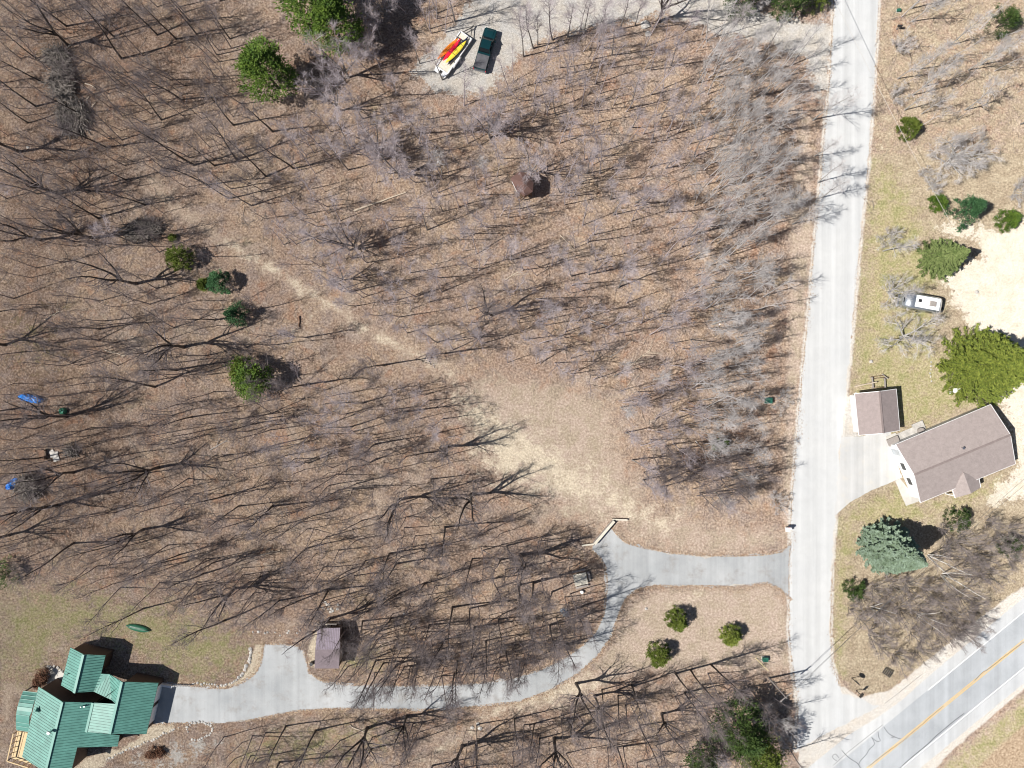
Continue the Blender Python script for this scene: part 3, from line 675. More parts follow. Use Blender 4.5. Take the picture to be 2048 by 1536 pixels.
# long brown roofed house: side 0-1 is the far eave, ridge parallel to it
r, i, c, A, B = gable('ranch_house', 'long low white house with a taupe shingle roof beside the parking apron', [(1791.5, 889), (1981.5, 809), (2031, 927.5), (1841, 1005)], 2.75, 1.65, 'white_siding', 'shingle_taupe')
L = (i[1] - i[0]).normalized(); Wd = (i[3] - i[0]).normalized()
def onwall(t, z, w, h, mat, nm, par, lift=0.04):
    p = i[0] + (i[3] - i[0]) * t; m = MB()
    a = p - Wd * (w / 2) - L * lift; b = p + Wd * (w / 2) - L * lift
    m.beam((a.x, a.y, z), (b.x, b.y, z), 0.06, h)
    return m.build(nm, mat, par)
for t in (0.40, 0.68):
    f = onwall(t, 1.55, 1.25, 1.2, 'white_paint', 'window', r, 0.05); onwall(t, 1.55, 1.05, 1.0, 'glass_dark', 'pane', f, 0.09)
d = onwall(0.14, 1.05, 0.95, 2.05, 'silver', 'door', r, 0.05)
k = P(1922.5, 896, 4.0); m = MB(); m.cyl((k.x, k.y, 3.8), 0.11, 0.75, 10); m.cyl((k.x, k.y, 4.55), 0.17, 0.1, 10); m.build('roof_vent', 'chrome', r)
k = P(2011, 860, 4.0); m = MB(); m.cyl((k.x, k.y, 3.6), 0.07, 0.5, 8); m.build('roof_vent', 'white_paint', r)
# porch gable
e = 2.55
pa, pb, pc, pd = P(1958, 957, e), P(1961.5, 975, e), P(1910.5, 996, e), P(1904.5, 979, e)
pk = P(1927, 945, 3.55); pe = (pb + pc) / 2; pe.z = 3.3
for poly in ([pk, pe, pb, pa], [pk, pd, pc, pe]):
    m = MB(); m.slab(poly, 0.1); m.build('porch_roof', 'shingle_taupe', r)
m = MB()
for p in (pb, pc): q = p.lerp(pk, 0.07); m = MB(); m.beam((q.x, q.y, 0), (q.x, q.y, e - .1), 0.14, 0.14); m.build('porch_post', 'white_paint', r)
for u_, w_ in ((pc, pd), (pb, pa)): m = MB(); m.beam(u_ - Vector((0, 0, .05)), w_ - Vector((0, 0, .05)), 0.08, 0.16); m.build('porch_trim', 'white_paint', r)
# side steps and bulkhead
m = MB(); a = P(1788, 882, 0.5); m.box((a.x, a.y, 0.25), (1.6, 1.1, 0.5), 0.42); single(m, 'entry_steps', 'wood_grey', 'weathered grey wooden entry steps between the garage and the long house', 'steps')
m = MB(); a = P(1783, 874, 0.1); m.box((a.x, a.y, 0.06), (1.6, 0.7, 0.12), 0.42); single(m, 'entry_slab', 'concrete', 'pale concrete slab at the garage corner, above the grey entry steps', 'slab')
m = MB(); m.box((*P(1815, 868, 0)[:2], 0.05), (3.7, 1.3, 0.1), 0.40); m.box((*P(1836, 853, 0)[:2], 0.12), (1.7, 1.3, 0.24), 0.40); single(m, 'patio', 'stone_white', 'narrow pale patio slab along the shaded long side of the house', 'patio')
m = MB(); a = P(1838, 861); m.cyl((a.x, a.y, 0), 0.45, 0.75, 16); m.cyl((a.x, a.y, .75), 0.32, 0.05, 16); single(m, 'air_conditioner', 'wood_grey', 'round grey air conditioner unit on the patio by the long house', 'air conditioner')

r, i, c, A, B = gable('garage', 'small white garage with a taupe shingle roof right beside the side road', [(1799.6, 860.7), (1792.4, 778), (1709.9, 787), (1718.2, 870.6)][0:4], 2.5, 1.15, 'white_siding', 'shingle_garage')
p = (i[0] + i[3]) / 2; Wn = (i[3] - i[0]).normalized(); Ln = (i[1] - i[0]).normalized()
m = MB(); a = p - Wn * 2.0 - Ln * .05; b = p + Wn * 2.0 - Ln * .05; m.beam((a.x, a.y, 1.05), (b.x, b.y, 1.05), 0.07, 2.1); m.build('garage_door', 'white_paint', r)

# shed by the driveway
def shed():
    e, rg = 2.3, 3.1
    a, b, cc, d = P(635.5, 1257, e), P(680, 1255.5, e), P(678, 1337, e), P(629, 1337, e)
    A = P(630.5, 1299, rg); B = P(679.5, 1299, rg); ctr = (a + b + cc + d) / 4
    r = thing('storage_shed', 'small storage shed with a two tone purple grey roof beside the driveway', 'shed', (ctr.x, ctr.y, 0))
    m = MB(); m.slab([a, b, B, A], 0.1); o = m.build('roof', 'shingle_shed_light', r); tag(o, 'lighter ribbed metal half of the shed roof')
    s = seams([a, b, B, A], (0, 1), 0.24, 0.04, 0.025); s.build('ribs', 'shingle_shed', o)
    m = MB(); m.slab([A, B, cc, d], 0.1); tag(m.build('roof', 'shingle_shed', r), 'darker shingled half of the shed roof')
    m = MB(); wallpoly(m, [a, b, B, cc, d, A], 0.12); m.build('walls', 'brown_siding', r)
    q = (cc + B) / 2
    m = MB(); m.beam((q.x - .1, q.y - .6, 1.0), (q.x - .1, q.y + .6, 1.0), 0.06, 2.0); m.build('door', 'wood_grey', r)
shed()
def lean_to():
    p = P(655, 1247); r = thing('firewood_rack', 'wooden firewood rack with stacked logs against the upper wall of the shed', 'firewood rack', (p.x, p.y, 0))
    m = MB()
    for dx, dy in ((-1.5, .4), (1.7, .4), (-1.5, -.4), (1.7, -.4)): m.beam((p.x + dx, p.y + dy, 0), (p.x + dx, p.y + dy, 1.5), .1, .1)
    for dy in (-.4, .4): m.beam((p.x - 1.5, p.y + dy, 1.5), (p.x + 1.7, p.y + dy, 1.5), .1, .1)
    m.build('frame', 'wood_grey', r)
    m = MB(); rg = random.Random(3)
    for k in range(60):
        x = p.x + rg.uniform(-1.4, 1.5); z = rg.uniform(.08, 1.1)
        m.tube([(x, p.y - .28, z), (x, p.y + .28, z + rg.uniform(-.05, .05))], [.07, .07], 6)
    m.build('firewood', 'log_pale', r)
    m = MB(); m.beam((p.x, p.y - .2, 1.62), (p.x + 1.7, p.y - .2, 1.62), .25, .04); m.build('cover_board', 'white_paint', r)
lean_to()
p = P(625, 1325); m = MB(); m.tube([(p.x, p.y, 0), (p.x, p.y, .45), (p.x, p.y, .8)], [.26, .3, .26], 12); single(m, 'barrel', 'dark_metal', 'small dark barrel at the lower left corner of the storage shed', 'barrel')

# hexagonal blind on stilts
def blind():
    pts = [(1020.6, 356), (1041, 341.5), (1059, 350), (1067, 364), (1066, 383), (1049, 392.5), (1033, 381)]
    e, rg = 3.3, 4.3
    ring = [P(x, y, e) for x, y in pts]; ctr = sum(ring, Vector()) / len(ring)
    ap = P(1047, 365, rg)
    r = thing('raised_hut', 'small brown hut with a faceted shingle roof standing on stilts in the woods', 'hut', (ctr.x, ctr.y, 0))
    m = MB()
    n = len(ring)
    m.add(ring + [ap], [(i, (i + 1) % n, n) for i in range(n)] + [tuple(range(n))])
    m.build('roof', 'shingle_brown', r)
    inn = [ctr + (q - ctr) * 0.86 for q in ring]
    m = MB(); m.add([(q.x, q.y, 1.3) for q in inn] + [(q.x, q.y, e + .05) for q in inn], [(i, (i + 1) % n, n + (i + 1) % n, n + i) for i in range(n)] + [tuple(range(n))]); m.build('walls', 'wood_brown', r)
    for k in (0, 2, 3, 4, 5, 6):
        q = inn[k]; m = MB(); m.beam((q.x, q.y, 0), (q.x, q.y, 1.35), .14, .14); m.build('leg', 'wood_brown', r)
    a, b = inn[6], inn[0]; o = (a + b) / 2 - ctr; o.normalize()
    m = MB(); m.beam((a.x + o.x * .05, a.y + o.y * .05, 2.2), (b.x + o.x * .05, b.y + o.y * .05, 2.2), .05, 1.1); m.build('shutter', 'white_paint', r)
    m = MB(); q = P(1037, 403); t = P(1038, 388, 1.4)
    for s in (-.25, .25): m.beam((q.x + s, q.y, 0), (t.x + s, t.y, 1.4), .07, .07)
    for k in range(5):
        f = (k + .5) / 5; m.beam((q.x - .25 + (t.x - q.x) * f, q.y + (t.y - q.y) * f, 1.4 * f), (q.x + .25 + (t.x - q.x) * f, q.y + (t.y - q.y) * f, 1.4 * f), .06, .04)
    m.build('ladder', 'wood_brown', r)
blind()

# ------------------------------------------------------------------ vehicles
def ring(w, z0, z1, y, ch=0.16, n=1):
    """closed section across x at station y"""
    c = min(ch, (z1 - z0) * .45)
    return [(-w, y, z0), (w, y, z0), (w, y, z1 - c), (w - c * 1.1, y, z1), (-w + c * 1.1, y, z1), (-w, y, z1 - c)]
def wheel(par, x, y, z=0.36, r=0.36, w=0.24):
    m = MB(); m.tube([(x - w / 2, y, z), (x - w / 2 + .03, y, z), (x + w / 2 - .03, y, z), (x + w / 2, y, z)], [r * .88, r, r, r * .88], 18)
    o = m.build('wheel', 'black_rubber', par, local=True)
    s = 1 if x > 0 else -1
    m = MB(); m.tube([(x + s * (w / 2 - .02), y, z), (x + s * (w / 2 + .015), y, z)], [r * .6, r * .5], 12); m.build('rim', 'chrome', o, local=True)
def truck():
    f = P(982.5, 57, 1.0); b = P(959, 139, 1.0); c = (f + b) / 2
    ang = math.atan2(f.y - b.y, f.x - b.x) - math.pi / 2
    r = thing('pickup_truck', 'dark green pickup truck with a covered bed parked on the gravel', 'truck', (c.x, c.y, 0), ang)
    Lh = (f - b).length / 2
    m = MB(); W = 0.98
    m.loft([ring(W * .90, .42, .98, Lh, .12), ring(W * .97, .36, 1.08, Lh - .18, .14), ring(W, .36, 1.14, Lh - 1.4, .14), ring(W, .36, 1.16, .55, .1), ring(W, .36, 1.18, -Lh + .2, .06), ring(W * .97, .42, 1.12, -Lh, .05)])
    m.build('body', 'teal_paint', r, local=True)
    m = MB()
    m.loft([ring(W * .93, 1.1, 1.2, Lh - 1.45, .05), ring(W * .80, 1.1, 1.80, Lh - 2.15, .1), ring(W * .80, 1.1, 1.84, Lh - 2.8, .1), ring(W * .80, 1.1, 1.80, Lh - 3.45, .1), ring(W * .90, 1.1, 1.2, Lh - 3.75, .05)])
    cb = m.build('cab', 'glass_dark', r, local=True)
    m = MB(); m.slab([(-W * .70, Lh - 3.42, 1.86), (W * .70, Lh - 3.42, 1.86), (W * .72, Lh - 2.8, 1.88), (W * .70, Lh - 2.12, 1.86), (-W * .70, Lh - 2.12, 1.86), (-W * .72, Lh - 2.8, 1.88)], .05); m.build('cab_roof', 'teal_paint', r, local=True)
    for s in (-1, 1):
        for pa_, pb_ in (((s * W * .76, Lh - 2.1, 1.82), (s * W * .88, Lh - 1.42, 1.2)), ((s * W * .76, Lh - 3.46, 1.82), (s * W * .86, Lh - 3.78, 1.2)), ((s * W * .80, Lh - 2.75, 1.84), (s * W * .93, Lh - 2.75, 1.18))):
            m = MB(); m.beam(pa_, pb_, .08, .07); m.build('pillar', 'teal_paint', r, local=True)
    m = MB(); m.box((0, -Lh + 1.15, 1.22), (W * 1.80, 2.05, .07)); m.build('bed_cover', 'tonneau', r, local=True)
    m = MB(); m.box((0, Lh - .75, 1.145), (W * 1.2, .9, .05), top=.85); m.build('hood', 'teal_paint', r, local=True)
    m = MB(); m.box((0, Lh + .04, .55), (1.8, .16, .22)); m.build('bumper', 'chrome', r, local=True)
    m = MB(); m.box((0, -Lh - .05, .55), (1.8, .16, .2)); m.build('bumper', 'chrome', r, local=True)
    for s in (-1, 1):
        m = MB(); m.box((s * .74, Lh - .02, .84), (.34, .08, .18)); m.build('headlight', 'rv_white', r, local=True)
        m = MB(); m.box((s * 1.12, Lh - 1.85, 1.22), (.22, .14, .18)); m.build('mirror', 'teal_paint', r, local=True)
        m = MB(); m.box((s * .92, -Lh - .005, .9), (.12, .05, .35)); m.build('tail_light', 'kayak_red', r, local=True)
        wheel(r, s * .88, Lh - 1.0, .38, .38); wheel(r, s * .88, -Lh + 1.2, .38, .38)
truck()
def utility_trailer():
    f = P(934, 68, .7); b = P(882.5, 142.5, .7); c = (f + b) / 2
    d = (f - b); L = d.length; ang = math.atan2(d.y, d.x) - math.pi / 2; Lh = L / 2
    r = thing('utility_trailer', 'long white edged utility trailer carrying kayaks beside the pickup truck', 'trailer', (c.x, c.y, 0), ang)
    m = MB(); m.box((0, -.1, .62), (1.86, L - .5, .07)); m.build('deck', 'wood_pale', r, local=True)
    m = MB()
    for s in (-1, 1): m.box((s * 1.0, -.1, .68), (.13, L - .3, .30))
    m.box((0, Lh - .25, .68), (2.1, .14, .30)); m.box((0, -Lh + .2, .68), (2.1, .14, .26)); m.build('frame', 'trailer_white', r, local=True)
    for s in (-1, 1):
        m = MB(); m.loft([[(s * 1.10 - .14, y, .45), (s * 1.10 + .14, y, .45), (s * 1.10 + .14, y, h), (s * 1.10 - .14, y, h)] for y, h in ((-1.9, .6), (-1.6, .95), (-.2, .95), (.1, .6))]); m.build('fender', 'trailer_white', r, local=True)
        for y in (-1.35, -.5): wheel(r, s * 1.12, y, .34, .34, .2)
    m = MB(); m.beam((-.8, Lh - .25, .58), (0, Lh + 1.3, .5), .1, .1); m.beam((.8, Lh - .25, .58), (0, Lh + 1.3, .5), .1, .1); m.box((0, Lh + 1.45, .52), (.16, .4, .14)); m.cyl((0, Lh + 1.0, .1), .05, .8, 8); m.build('tongue', 'dark_metal', r, local=True)
    for y in (Lh - 1.3, -Lh + 2.1):
        m = MB(); m.box((0, y, .98), (2.0, .08, .06))
        for s in (-1, 1): m.box((s * .97, y, .82), (.07, .07, .35))
        m.build('kayak_rack', 'dark_metal', r, local=True)
    m = MB()
    for s in (-1, 1): m.box((s * .62, -Lh - .15, .68), (.75, .7, .08))
    m.build('ramp', 'trailer_white', r, local=True)
    for y in (Lh - 2.0, -Lh + 2.9):
        m = MB(); m.tube([(-.95, y, .85), (-.75, y, 1.38), (0, y, 1.44), (.75, y, 1.40), (.95, y, .85)], [.025] * 5, 4); m.build('strap', 'dark_metal', r, local=True)
utility_trailer()
def kayak(a, b, w, z, mat, label):
    A = P(a[0], a[1], z); B = P(b[0], b[1], z); c = (A + B) / 2; d = B - A; L = d.length; ang = math.atan2(d.y, d.x) - math.pi / 2
    r = thing('kayak', label, 'kayak', (c.x, c.y, z - .18), ang, 'kayaks carried on the trailer')
    m = MB(); rs = []
    for k in range(13):
        t = k / 12 * 2 - 1; q = max(.03, (1 - abs(t) ** 2.2)) ** .8 * w; rise = .10 * abs(t) ** 3
        rs.append([(q * math.cos(a_) , t * L / 2, .16 + rise + (.13 if math.sin(a_) > 0 else .17) * math.sin(a_) * (.35 + .65 * q / w)) for a_ in [2 * math.pi * j / 12 for j in range(12)]])
    m.loft(rs); h = m.build('hull', mat, r, smooth=True, local=True)
    m = MB(); n = 14
    top = [(w * .52 * math.cos(2 * math.pi * j / n), -.1 + .42 * math.sin(2 * math.pi * j / n), .31) for j in range(n)]
    m.loft([[(x * 1.12, y * 1.08, .25) for x, y, z_ in top], top, [(x * .85, y * .9, .24) for x, y, z_ in top]]); m.build('cockpit', 'dark_metal', r, local=True)
kayak((874.5, 119), (916.5, 76.5), .36, 1.22, 'kayak_orange', 'orange kayak, the left one on the utility trailer')
kayak((885.5, 122.5), (921.5, 77), .33, 1.22, 'kayak_red', 'red kayak between the orange and the yellow kayaks on the trailer')
kayak((891, 126.5), (933, 81.5), .36, 1.22, 'kayak_yellow', 'yellow kayak, the right one of the bright kayaks on the trailer')
kayak((895, 130.5), (937.5, 72), .30, .98, 'kayak_navy', 'dark navy kayak at the shaded right edge of the trailer')

def rv():
    f = P(1803.5, 599, 1.6); b = P(1881.5, 613.5, 1.6); c = (f + b) / 2; d = f - b; L = d.length; ang = math.atan2(d.y, d.x) - math.pi / 2; Lh = L / 2
    r = thing('travel_trailer', 'silver rounded travel trailer with a white roof parked between bare trees', 'trailer', (c.x, c.y, 0), ang)
    W = 1.18
    def rr(k, y, top):
        pts = []
        for j in range(16):
            t = 2 * math.pi * j / 16; cx = math.copysign(abs(math.cos(t)) ** .45, math.cos(t)); cz = math.copysign(abs(math.sin(t)) ** .45, math.sin(t))
            pts.append((W * k * cx, y, .45 + (top - .45) / 2 + (top - .45) / 2 * cz))
        return pts
    m = MB()
    m.loft([rr(.62, Lh, 1.5), rr(.80, Lh - .12, 1.9), rr(.93, Lh - .45, 2.35), rr(.99, Lh - 1.0, 2.62), rr(1, Lh - 1.5, 2.66), rr(1, -Lh + .9, 2.66), rr(.96, -Lh + .4, 2.45), rr(.85, -Lh + .1, 2.0), rr(.70, -Lh, 1.6)])
    m.build('body', 'silver', r, smooth=True, local=True)
    m = MB(); m.slab([(-.86, -Lh + .75, 2.70), (.86, -Lh + .75, 2.70), (.86, Lh - 1.55, 2.70), (-.86, Lh - 1.55, 2.70)], .06); rf = m.build('roof_panel', 'rv_white', r, local=True)
    m = MB(); m.box((.1, Lh - 2.1, 2.75), (.42, .42, .12)); m.build('roof_vent', 'dark_metal', rf, local=True)
    m = MB(); m.box((0, -.9 - .2, 2.80), (.75, .95, .24), top=.85); m.build('air_conditioner', 'wood_grey', rf, local=True)
    m = MB(); m.beam((-.38, Lh - .35, 2.02), (.38, Lh - .35, 2.02), .5, .04); m.build('front_window', 'glass_dark', r, local=True)
    for s in (-1, 1):
        m = MB(); m.box((s * 1.185, .9, 1.75), (.03, .9, .5)); m.build('window', 'glass_dark', r, local=True)
        m = MB(); m.box((s * 1.185, -1.2, 1.75), (.03, .9, .5)); m.build('window', 'glass_dark', r, local=True)
        wheel(r, s * 1.02, -.4, .35, .35, .22)
    m = MB(); m.box((0, Lh + .03, .5), (1.9, .14, .16)); m.build('bumper', 'chrome', r, local=True)
    m = MB(); m.beam((.6, -Lh, .5), (0, -Lh - 1.0, .5), .09, .09); m.beam((-.6, -Lh, .5), (0, -Lh - 1.0, .5), .09, .09); m.cyl((0, -Lh - .6, .4), .16, .5, 10); m.build('tongue', 'dark_metal', r, local=True)
rv()

# ------------------------------------------------------------------ small things
def lumpy(name, a, b, w, h, mat, label, cat, seed, rough=.10):
    A = P(*a); B = P(*b); rg = random.Random(seed); d = (B - A); L = d.length; d.normalize(); n = Vector((-d.y, d.x, 0)); c = (A + B) / 2
    m = MB(); rs = []
    for k in range(11):
        t = k / 10; e = min(1, 4.5 * min(t, 1 - t) + .35); rr_ = []
        for j in range(9):
            u_ = j / 8; x = math.cos(math.pi * u_); z = math.sin(math.pi * u_) ** .7
            q = e * (1 + rg.uniform(-rough, rough))
            p = A + d * (L * t) + n * (x * w / 2 * q); rr_.append((p.x, p.y, max(0, z * h * (1 + rg.uniform(-rough, rough)) * (.6 + .4 * e))))
        rs.append(rr_)
    m.loft(rs); return single(m, name, mat, label, cat, origin=(c.x, c.y, 0))
lumpy('tarp_covered_pile', (42, 793), (87, 801.5), 1.15, 1.0, 'tarp_blue', 'long pile covered by a bright blue tarp in the leaves', 'tarp', 1)
lumpy('tarp_covered_pile', (122, 822), (134, 822), .95, .8, 'tarp_green', 'small round green covered pile between two tree shadows', 'tarp', 2)
lumpy('tarp_covered_mound', (17, 977), (40, 957), 1.0, .8, 'tarp_blue', 'crumpled blue tarp lying beside a brush heap at the left edge', 'tarp', 3, .3)
lumpy('tarp_covered_mound', (22, 962), (45, 966), .6, .5, 'tarp_blue', 'smaller fold of blue tarp at the left edge, right of the crumpled one', 'tarp', 5, .3)
def canoe():
    A = P(251, 1252, .4); B = P(299, 1263, .4); c = (A + B) / 2; d = B - A; L = d.length; ang = math.atan2(d.y, d.x) - math.pi / 2
    r = thing('canoe', 'dark green canoe lying upside down on the grass near the green roofed house', 'canoe', (c.x, c.y, 0), ang)
    m = MB(); rs = []
    for k in range(13):
        t = k / 12 * 2 - 1; q = max(.04, (1 - abs(t) ** 2.6)) ** .75 * .52; h = .42 + .08 * abs(t) ** 3 - .1 * abs(t) ** 8
        rs.append([(q * math.cos(math.pi * j / 8), t * L / 2, .03 + h * math.sin(math.pi * j / 8) ** .8 * (.5 + .5 * q / .52)) for j in range(9)])
    m.loft(rs); m.build('hull', 'canoe_green', r, smooth=True, local=True)
    m = MB(); m.beam((0, -L / 2 + .1, .42), (0, L / 2 - .1, .42), .05, .14); m.build('keel', 'canoe_green', r, local=True)
canoe()
def utility_box(px, py, s, label):
    p = P(px, py); r = thing('utility_box', label, 'utility box', (p.x, p.y, 0))
    m = MB(); m.box((p.x, p.y, .35 * s), (1.0 * s, .8 * s, .7 * s), top=.94); m.build('cabinet', 'box_green', r)
    m = MB(); m.box((p.x, p.y, .73 * s), (1.06 * s, .86 * s, .06)); m.build('lid', 'box_green', r)
    m = MB(); m.box((p.x, p.y, .03), (1.2 * s, 1.0 * s, .06)); m.build('pad', 'concrete', r)
utility_box(1535, 801, .95, 'green metal utility box in the brush along the side road')
utility_box(1529, 1317, .75, 'green utility box on the grass near the utility pole')
utility_box(1796, 22, .5, 'tiny green utility box right of the side road near the top')
def picnic():
    p = P(1160, 1156); r = thing('picnic_table', 'pale square topped picnic table with benches near the driveway bend', 'table', (p.x, p.y, 0)); a = .22
    R = Matrix.Rotation(a, 3, 'Z')
    def L(x, y, z): q = R @ Vector((x, y, 0)); return (p.x + q.x, p.y + q.y, z)
    m = MB()
    for k in range(6): m.box(L(0, -.72 + .288 * k, .76), (1.95, .278, .05), a)
    m.build('tabletop', 'wood_pale', r)
    for sx, sy in ((-1, -1), (1, -1), (-1, 1), (1, 1)):
        m = MB(); m.beam(L(sx * .8, sy * .6, 0), L(sx * .7, sy * .5, .74), .1, .1); m.build('leg', 'wood_grey', r)
    for s in (-1, 1):
        m = MB(); m.box(L(0, s * 1.2, .44), (1.9, .28, .05), a); m.box(L(-.7, s * 1.2, .22), (.08, .24, .42), a); m.box(L(.7, s * 1.2, .22), (.08, .24, .42), a); m.build('bench', 'wood_grey', r)
    m = MB(); m.box(L(1.35, .1, .42), (.3, 1.3, .05), a); m.box(L(1.35, -.4, .2), (.24, .08, .4), a); m.box(L(1.35, .6, .2), (.24, .08, .4), a); m.build('bench', 'wood_grey', r)
picnic()
p = P(1163.5, 1183); m = MB(); m.tube([(p.x, p.y, 0), (p.x, p.y, .3), (p.x, p.y, .5)], [.24, .27, .2], 12); single(m, 'bucket', 'white_paint', 'small white upturned bucket just below the picnic table', 'bucket')
lumpy('tarp_covered_mound', (1120, 1218), (1138, 1230), .9, .5, 'silver', 'crumpled shiny silver sheet among the leaves left of the driveway', 'sheet', 9, .4)
def timber_wall(a, b, h, w, label, mat='wood_grey'):
    A = P(*a); B = P(*b); c = (A + B) / 2; r = thing('retaining_wall', label, 'wall', (c.x, c.y, 0))
    m = MB(); n = int(h / .2)
    for k in range(n): m.beam((A.x, A.y, .1 + .2 * k), (B.x, B.y, .1 + .2 * k), w - .02 * k, .19)
    m.build('timbers', mat, r)
    m = MB(); m.beam((A.x, A.y, .2 * n + .03), (B.x, B.y, .2 * n + .03), w * .9, .05); m.build('cap', 'wood_pale', r)
timber_wall((1227, 1040.5), (1188, 1086), .8, .42, 'long slanting timber retaining wall at the closed end of the driveway stub')
timber_wall((1224, 1038), (1254, 1039), .5, .26, 'short timber wall running right from the top of the slanting wall', 'wood_brown')
timber_wall((1163, 1090), (1187, 1087), .5, .26, 'short timber wall running left from the bottom of the slanting wall', 'wood_brown')
def mailbox(px, py, mat, label, a=0.0, s=1.0):
    p = P(px, py); r = thing('mailbox', label, 'mailbox', (p.x, p.y, 0)); m = MB(); m.beam((p.x, p.y, 0), (p.x, p.y, 1.05), .1, .1); m.build('post', 'wood_grey', r)
    m = MB(); rs = []
    for x in (-.32 * s, .32 * s):
        rs.append([(p.x + x, p.y + .15 * s * cx, 1.05 + z * s) for cx, z in ((-1, 0), (1, 0), (1, .16), (.7, .28), (0, .33), (-.7, .28), (-1, .16))])
    m.loft(rs); b = m.build('box', mat, r)
    m = MB(); m.box((p.x + .12, p.y + .17 * s, 1.3), (.04, .03, .2)); m.build('flag', 'kayak_red', b)
mailbox(1571, 1054, 'white_paint', 'large white mailbox, the upper one of the pair at the driveway mouth', s=1.3)
mailbox(1570, 1058.5, 'white_paint', 'smaller white mailbox, the lower one of the pair at the driveway mouth')
mailbox(1792, 59, 'dark_metal', 'dark mailbox right of the side road near the top')
def pole():
    p = P(1538, 1356); hh = 7.2; r = thing('utility_pole', 'brown wooden utility pole left of the side road near the highway junction', 'utility pole', (p.x, p.y, 0))
    m = MB(); m.tube([(p.x, p.y, 0), (p.x, p.y, hh)], [.15, .10], 10); m.build('pole', 'wood_grey', r)
    m = MB(); m.beam((p.x - .75, p.y - .6, hh - .35), (p.x + .75, p.y + .6, hh - .35), .12, .14); ca = m.build('crossarm', 'wood_grey', r)
    for s in (-.9, 0, .9):
        m = MB(); m.tube([(p.x + s * .75, p.y + s * .6, hh - .28), (p.x + s * .75, p.y + s * .6, hh - .08)], [.05, .03], 8); m.build('insulator', 'white_paint', ca)
    return Vector((p.x, p.y, hh))
pt = pole()
def wire(a, b, sag, rad, label, mat):
    a = Vector(a); b = Vector(b); m = MB(); n = 24; c = a.lerp(b, .5)
    pts = [a.lerp(b, k / n) - Vector((0, 0, sag * 4 * (k / n) * (1 - k / n))) for k in range(n + 1)]
    m.tube(pts, [rad] * (n + 1), 4); return single(m, 'power_line', mat, label, 'wire', 'overhead power lines')
wire(pt + Vector((.7, .55, -.06)), P(2160, 862, 7.5), .9, .022, 'thin overhead wire from the utility pole crossing the side road, upper of two', 'wire_dark')
wire(pt + Vector((-.7, -.55, -.06)), P(2160, 880, 7.5), 1.2, .022, 'thin overhead wire from the utility pole crossing the side road, lower of two', 'wire_dark')
wire(P(1640, -60, 8.0), P(1903, 448, 5.0), .5, .026, 'pale overhead wire slanting across the side road at the top right', 'wire')
m = MB(); a = P(1511, 1316); b = P(1537, 1342, 2.2); m.tube([(a.x, a.y, 0), b], [.045, .035], 6); single(m, 'guy_guard', 'yellow_guard', 'pale yellow guy wire guard slanting up near the green utility box', 'guy wire')
def signpost(px, py, h, w, hh, az, label, oct_=False):
    p = P(px, py); r = thing('road_sign', label, 'road sign', (p.x, p.y, 0)); m = MB(); m.beam((p.x, p.y, 0), (p.x, p.y, h), .08, .08); m.build('post', 'dark_metal', r)
    d = Vector((math.cos(az), math.sin(az), 0)); m = MB(); c = Vector((p.x, p.y, h - hh / 2)) + Vector((-d.y, d.x, 0)) * .07
    if oct_:
        R = w / 2 / math.cos(math.pi / 8); nn = Vector((-d.y, d.x, 0)) * .02
        v = [c + d * R * math.cos(math.pi / 8 + k * math.pi / 4) + Vector((0, 0, R * math.sin(math.pi / 8 + k * math.pi / 4))) for k in range(8)]
        m.loft([[q - nn for q in v], [q + nn for q in v]])
    else: m.beam(c - d * w / 2, c + d * w / 2, .04, hh)
    m.build('panel', 'sign_back', r)
signpost(1703, 1356, 2.4, .9, .9, -.9, 'dark octagonal road sign on the grass corner, nearer the side road', True)
signpost(1712, 1381, 2.2, .8, .6, .85, 'road sign at the tip of the grass corner by the highway junction')
def dark_sign():
    p = P(1772, 1343); r = thing('lattice_panel', 'low dark lattice frame lying tilted on the grass corner near the highway', 'frame', (p.x, p.y, 0))
    m = MB(); a = -.6; R = Matrix.Rotation(a, 3, 'Z')
    for k in range(5):
        u = -.5 + .25 * k; A = R @ Vector((u, -.45, 0)); B = R @ Vector((u, .45, 0)); m.beam((p.x + A.x, p.y + A.y, .5 + u * .3), (p.x + B.x, p.y + B.y, .5 + u * .3), .14, .08)
    m.build('slats', 'dark_metal', r)
    m = MB()
    for s in (-.4, .4):
        A = R @ Vector((-.55, s, 0)); B = R @ Vector((.55, s, 0)); m.beam((p.x + A.x, p.y + A.y, .3), (p.x + B.x, p.y + B.y, .6), .08, .08)
        m.beam((p.x + B.x, p.y + B.y, 0), (p.x + B.x, p.y + B.y, .6), .06, .06)
    m.build('rails', 'dark_metal', r)
dark_sign()
# lumber frame and pole beside the garage
def lumber():
    p = P(1752, 765); r = thing('timber_rack', 'open weathered timber frame on the ground behind the white garage', 'frame', (p.x, p.y, 0))
    for a, b in (((1741, 755), (1743, 776)), ((1766, 757), (1767, 775))):
        m = MB(); A = P(*a); B = P(*b); m.beam((A.x, A.y, .5), (B.x, B.y, .5), .16, .14); m.beam((A.x, A.y, 0), (A.x, A.y, .5), .1, .1); m.beam((B.x, B.y, 0), (B.x, B.y, .5), .1, .1); m.build('beam', 'wood_grey', r)
    for a, b in (((1738, 754), (1766, 751)), ((1741, 758), (1768, 755)), ((1742, 775), (1768, 774))):
        m = MB(); A = P(*a); B = P(*b); m.beam((A.x, A.y, .4), (B.x, B.y, .4), .06, .08); m.build('rail', 'wood_brown', r)
    m = MB(); A = P(1763, 748); B = P(1771, 758); m.beam((A.x, A.y, .2), (B.x, B.y, .7), .12, .08); m.build('prop', 'wood_grey', r)
lumber()
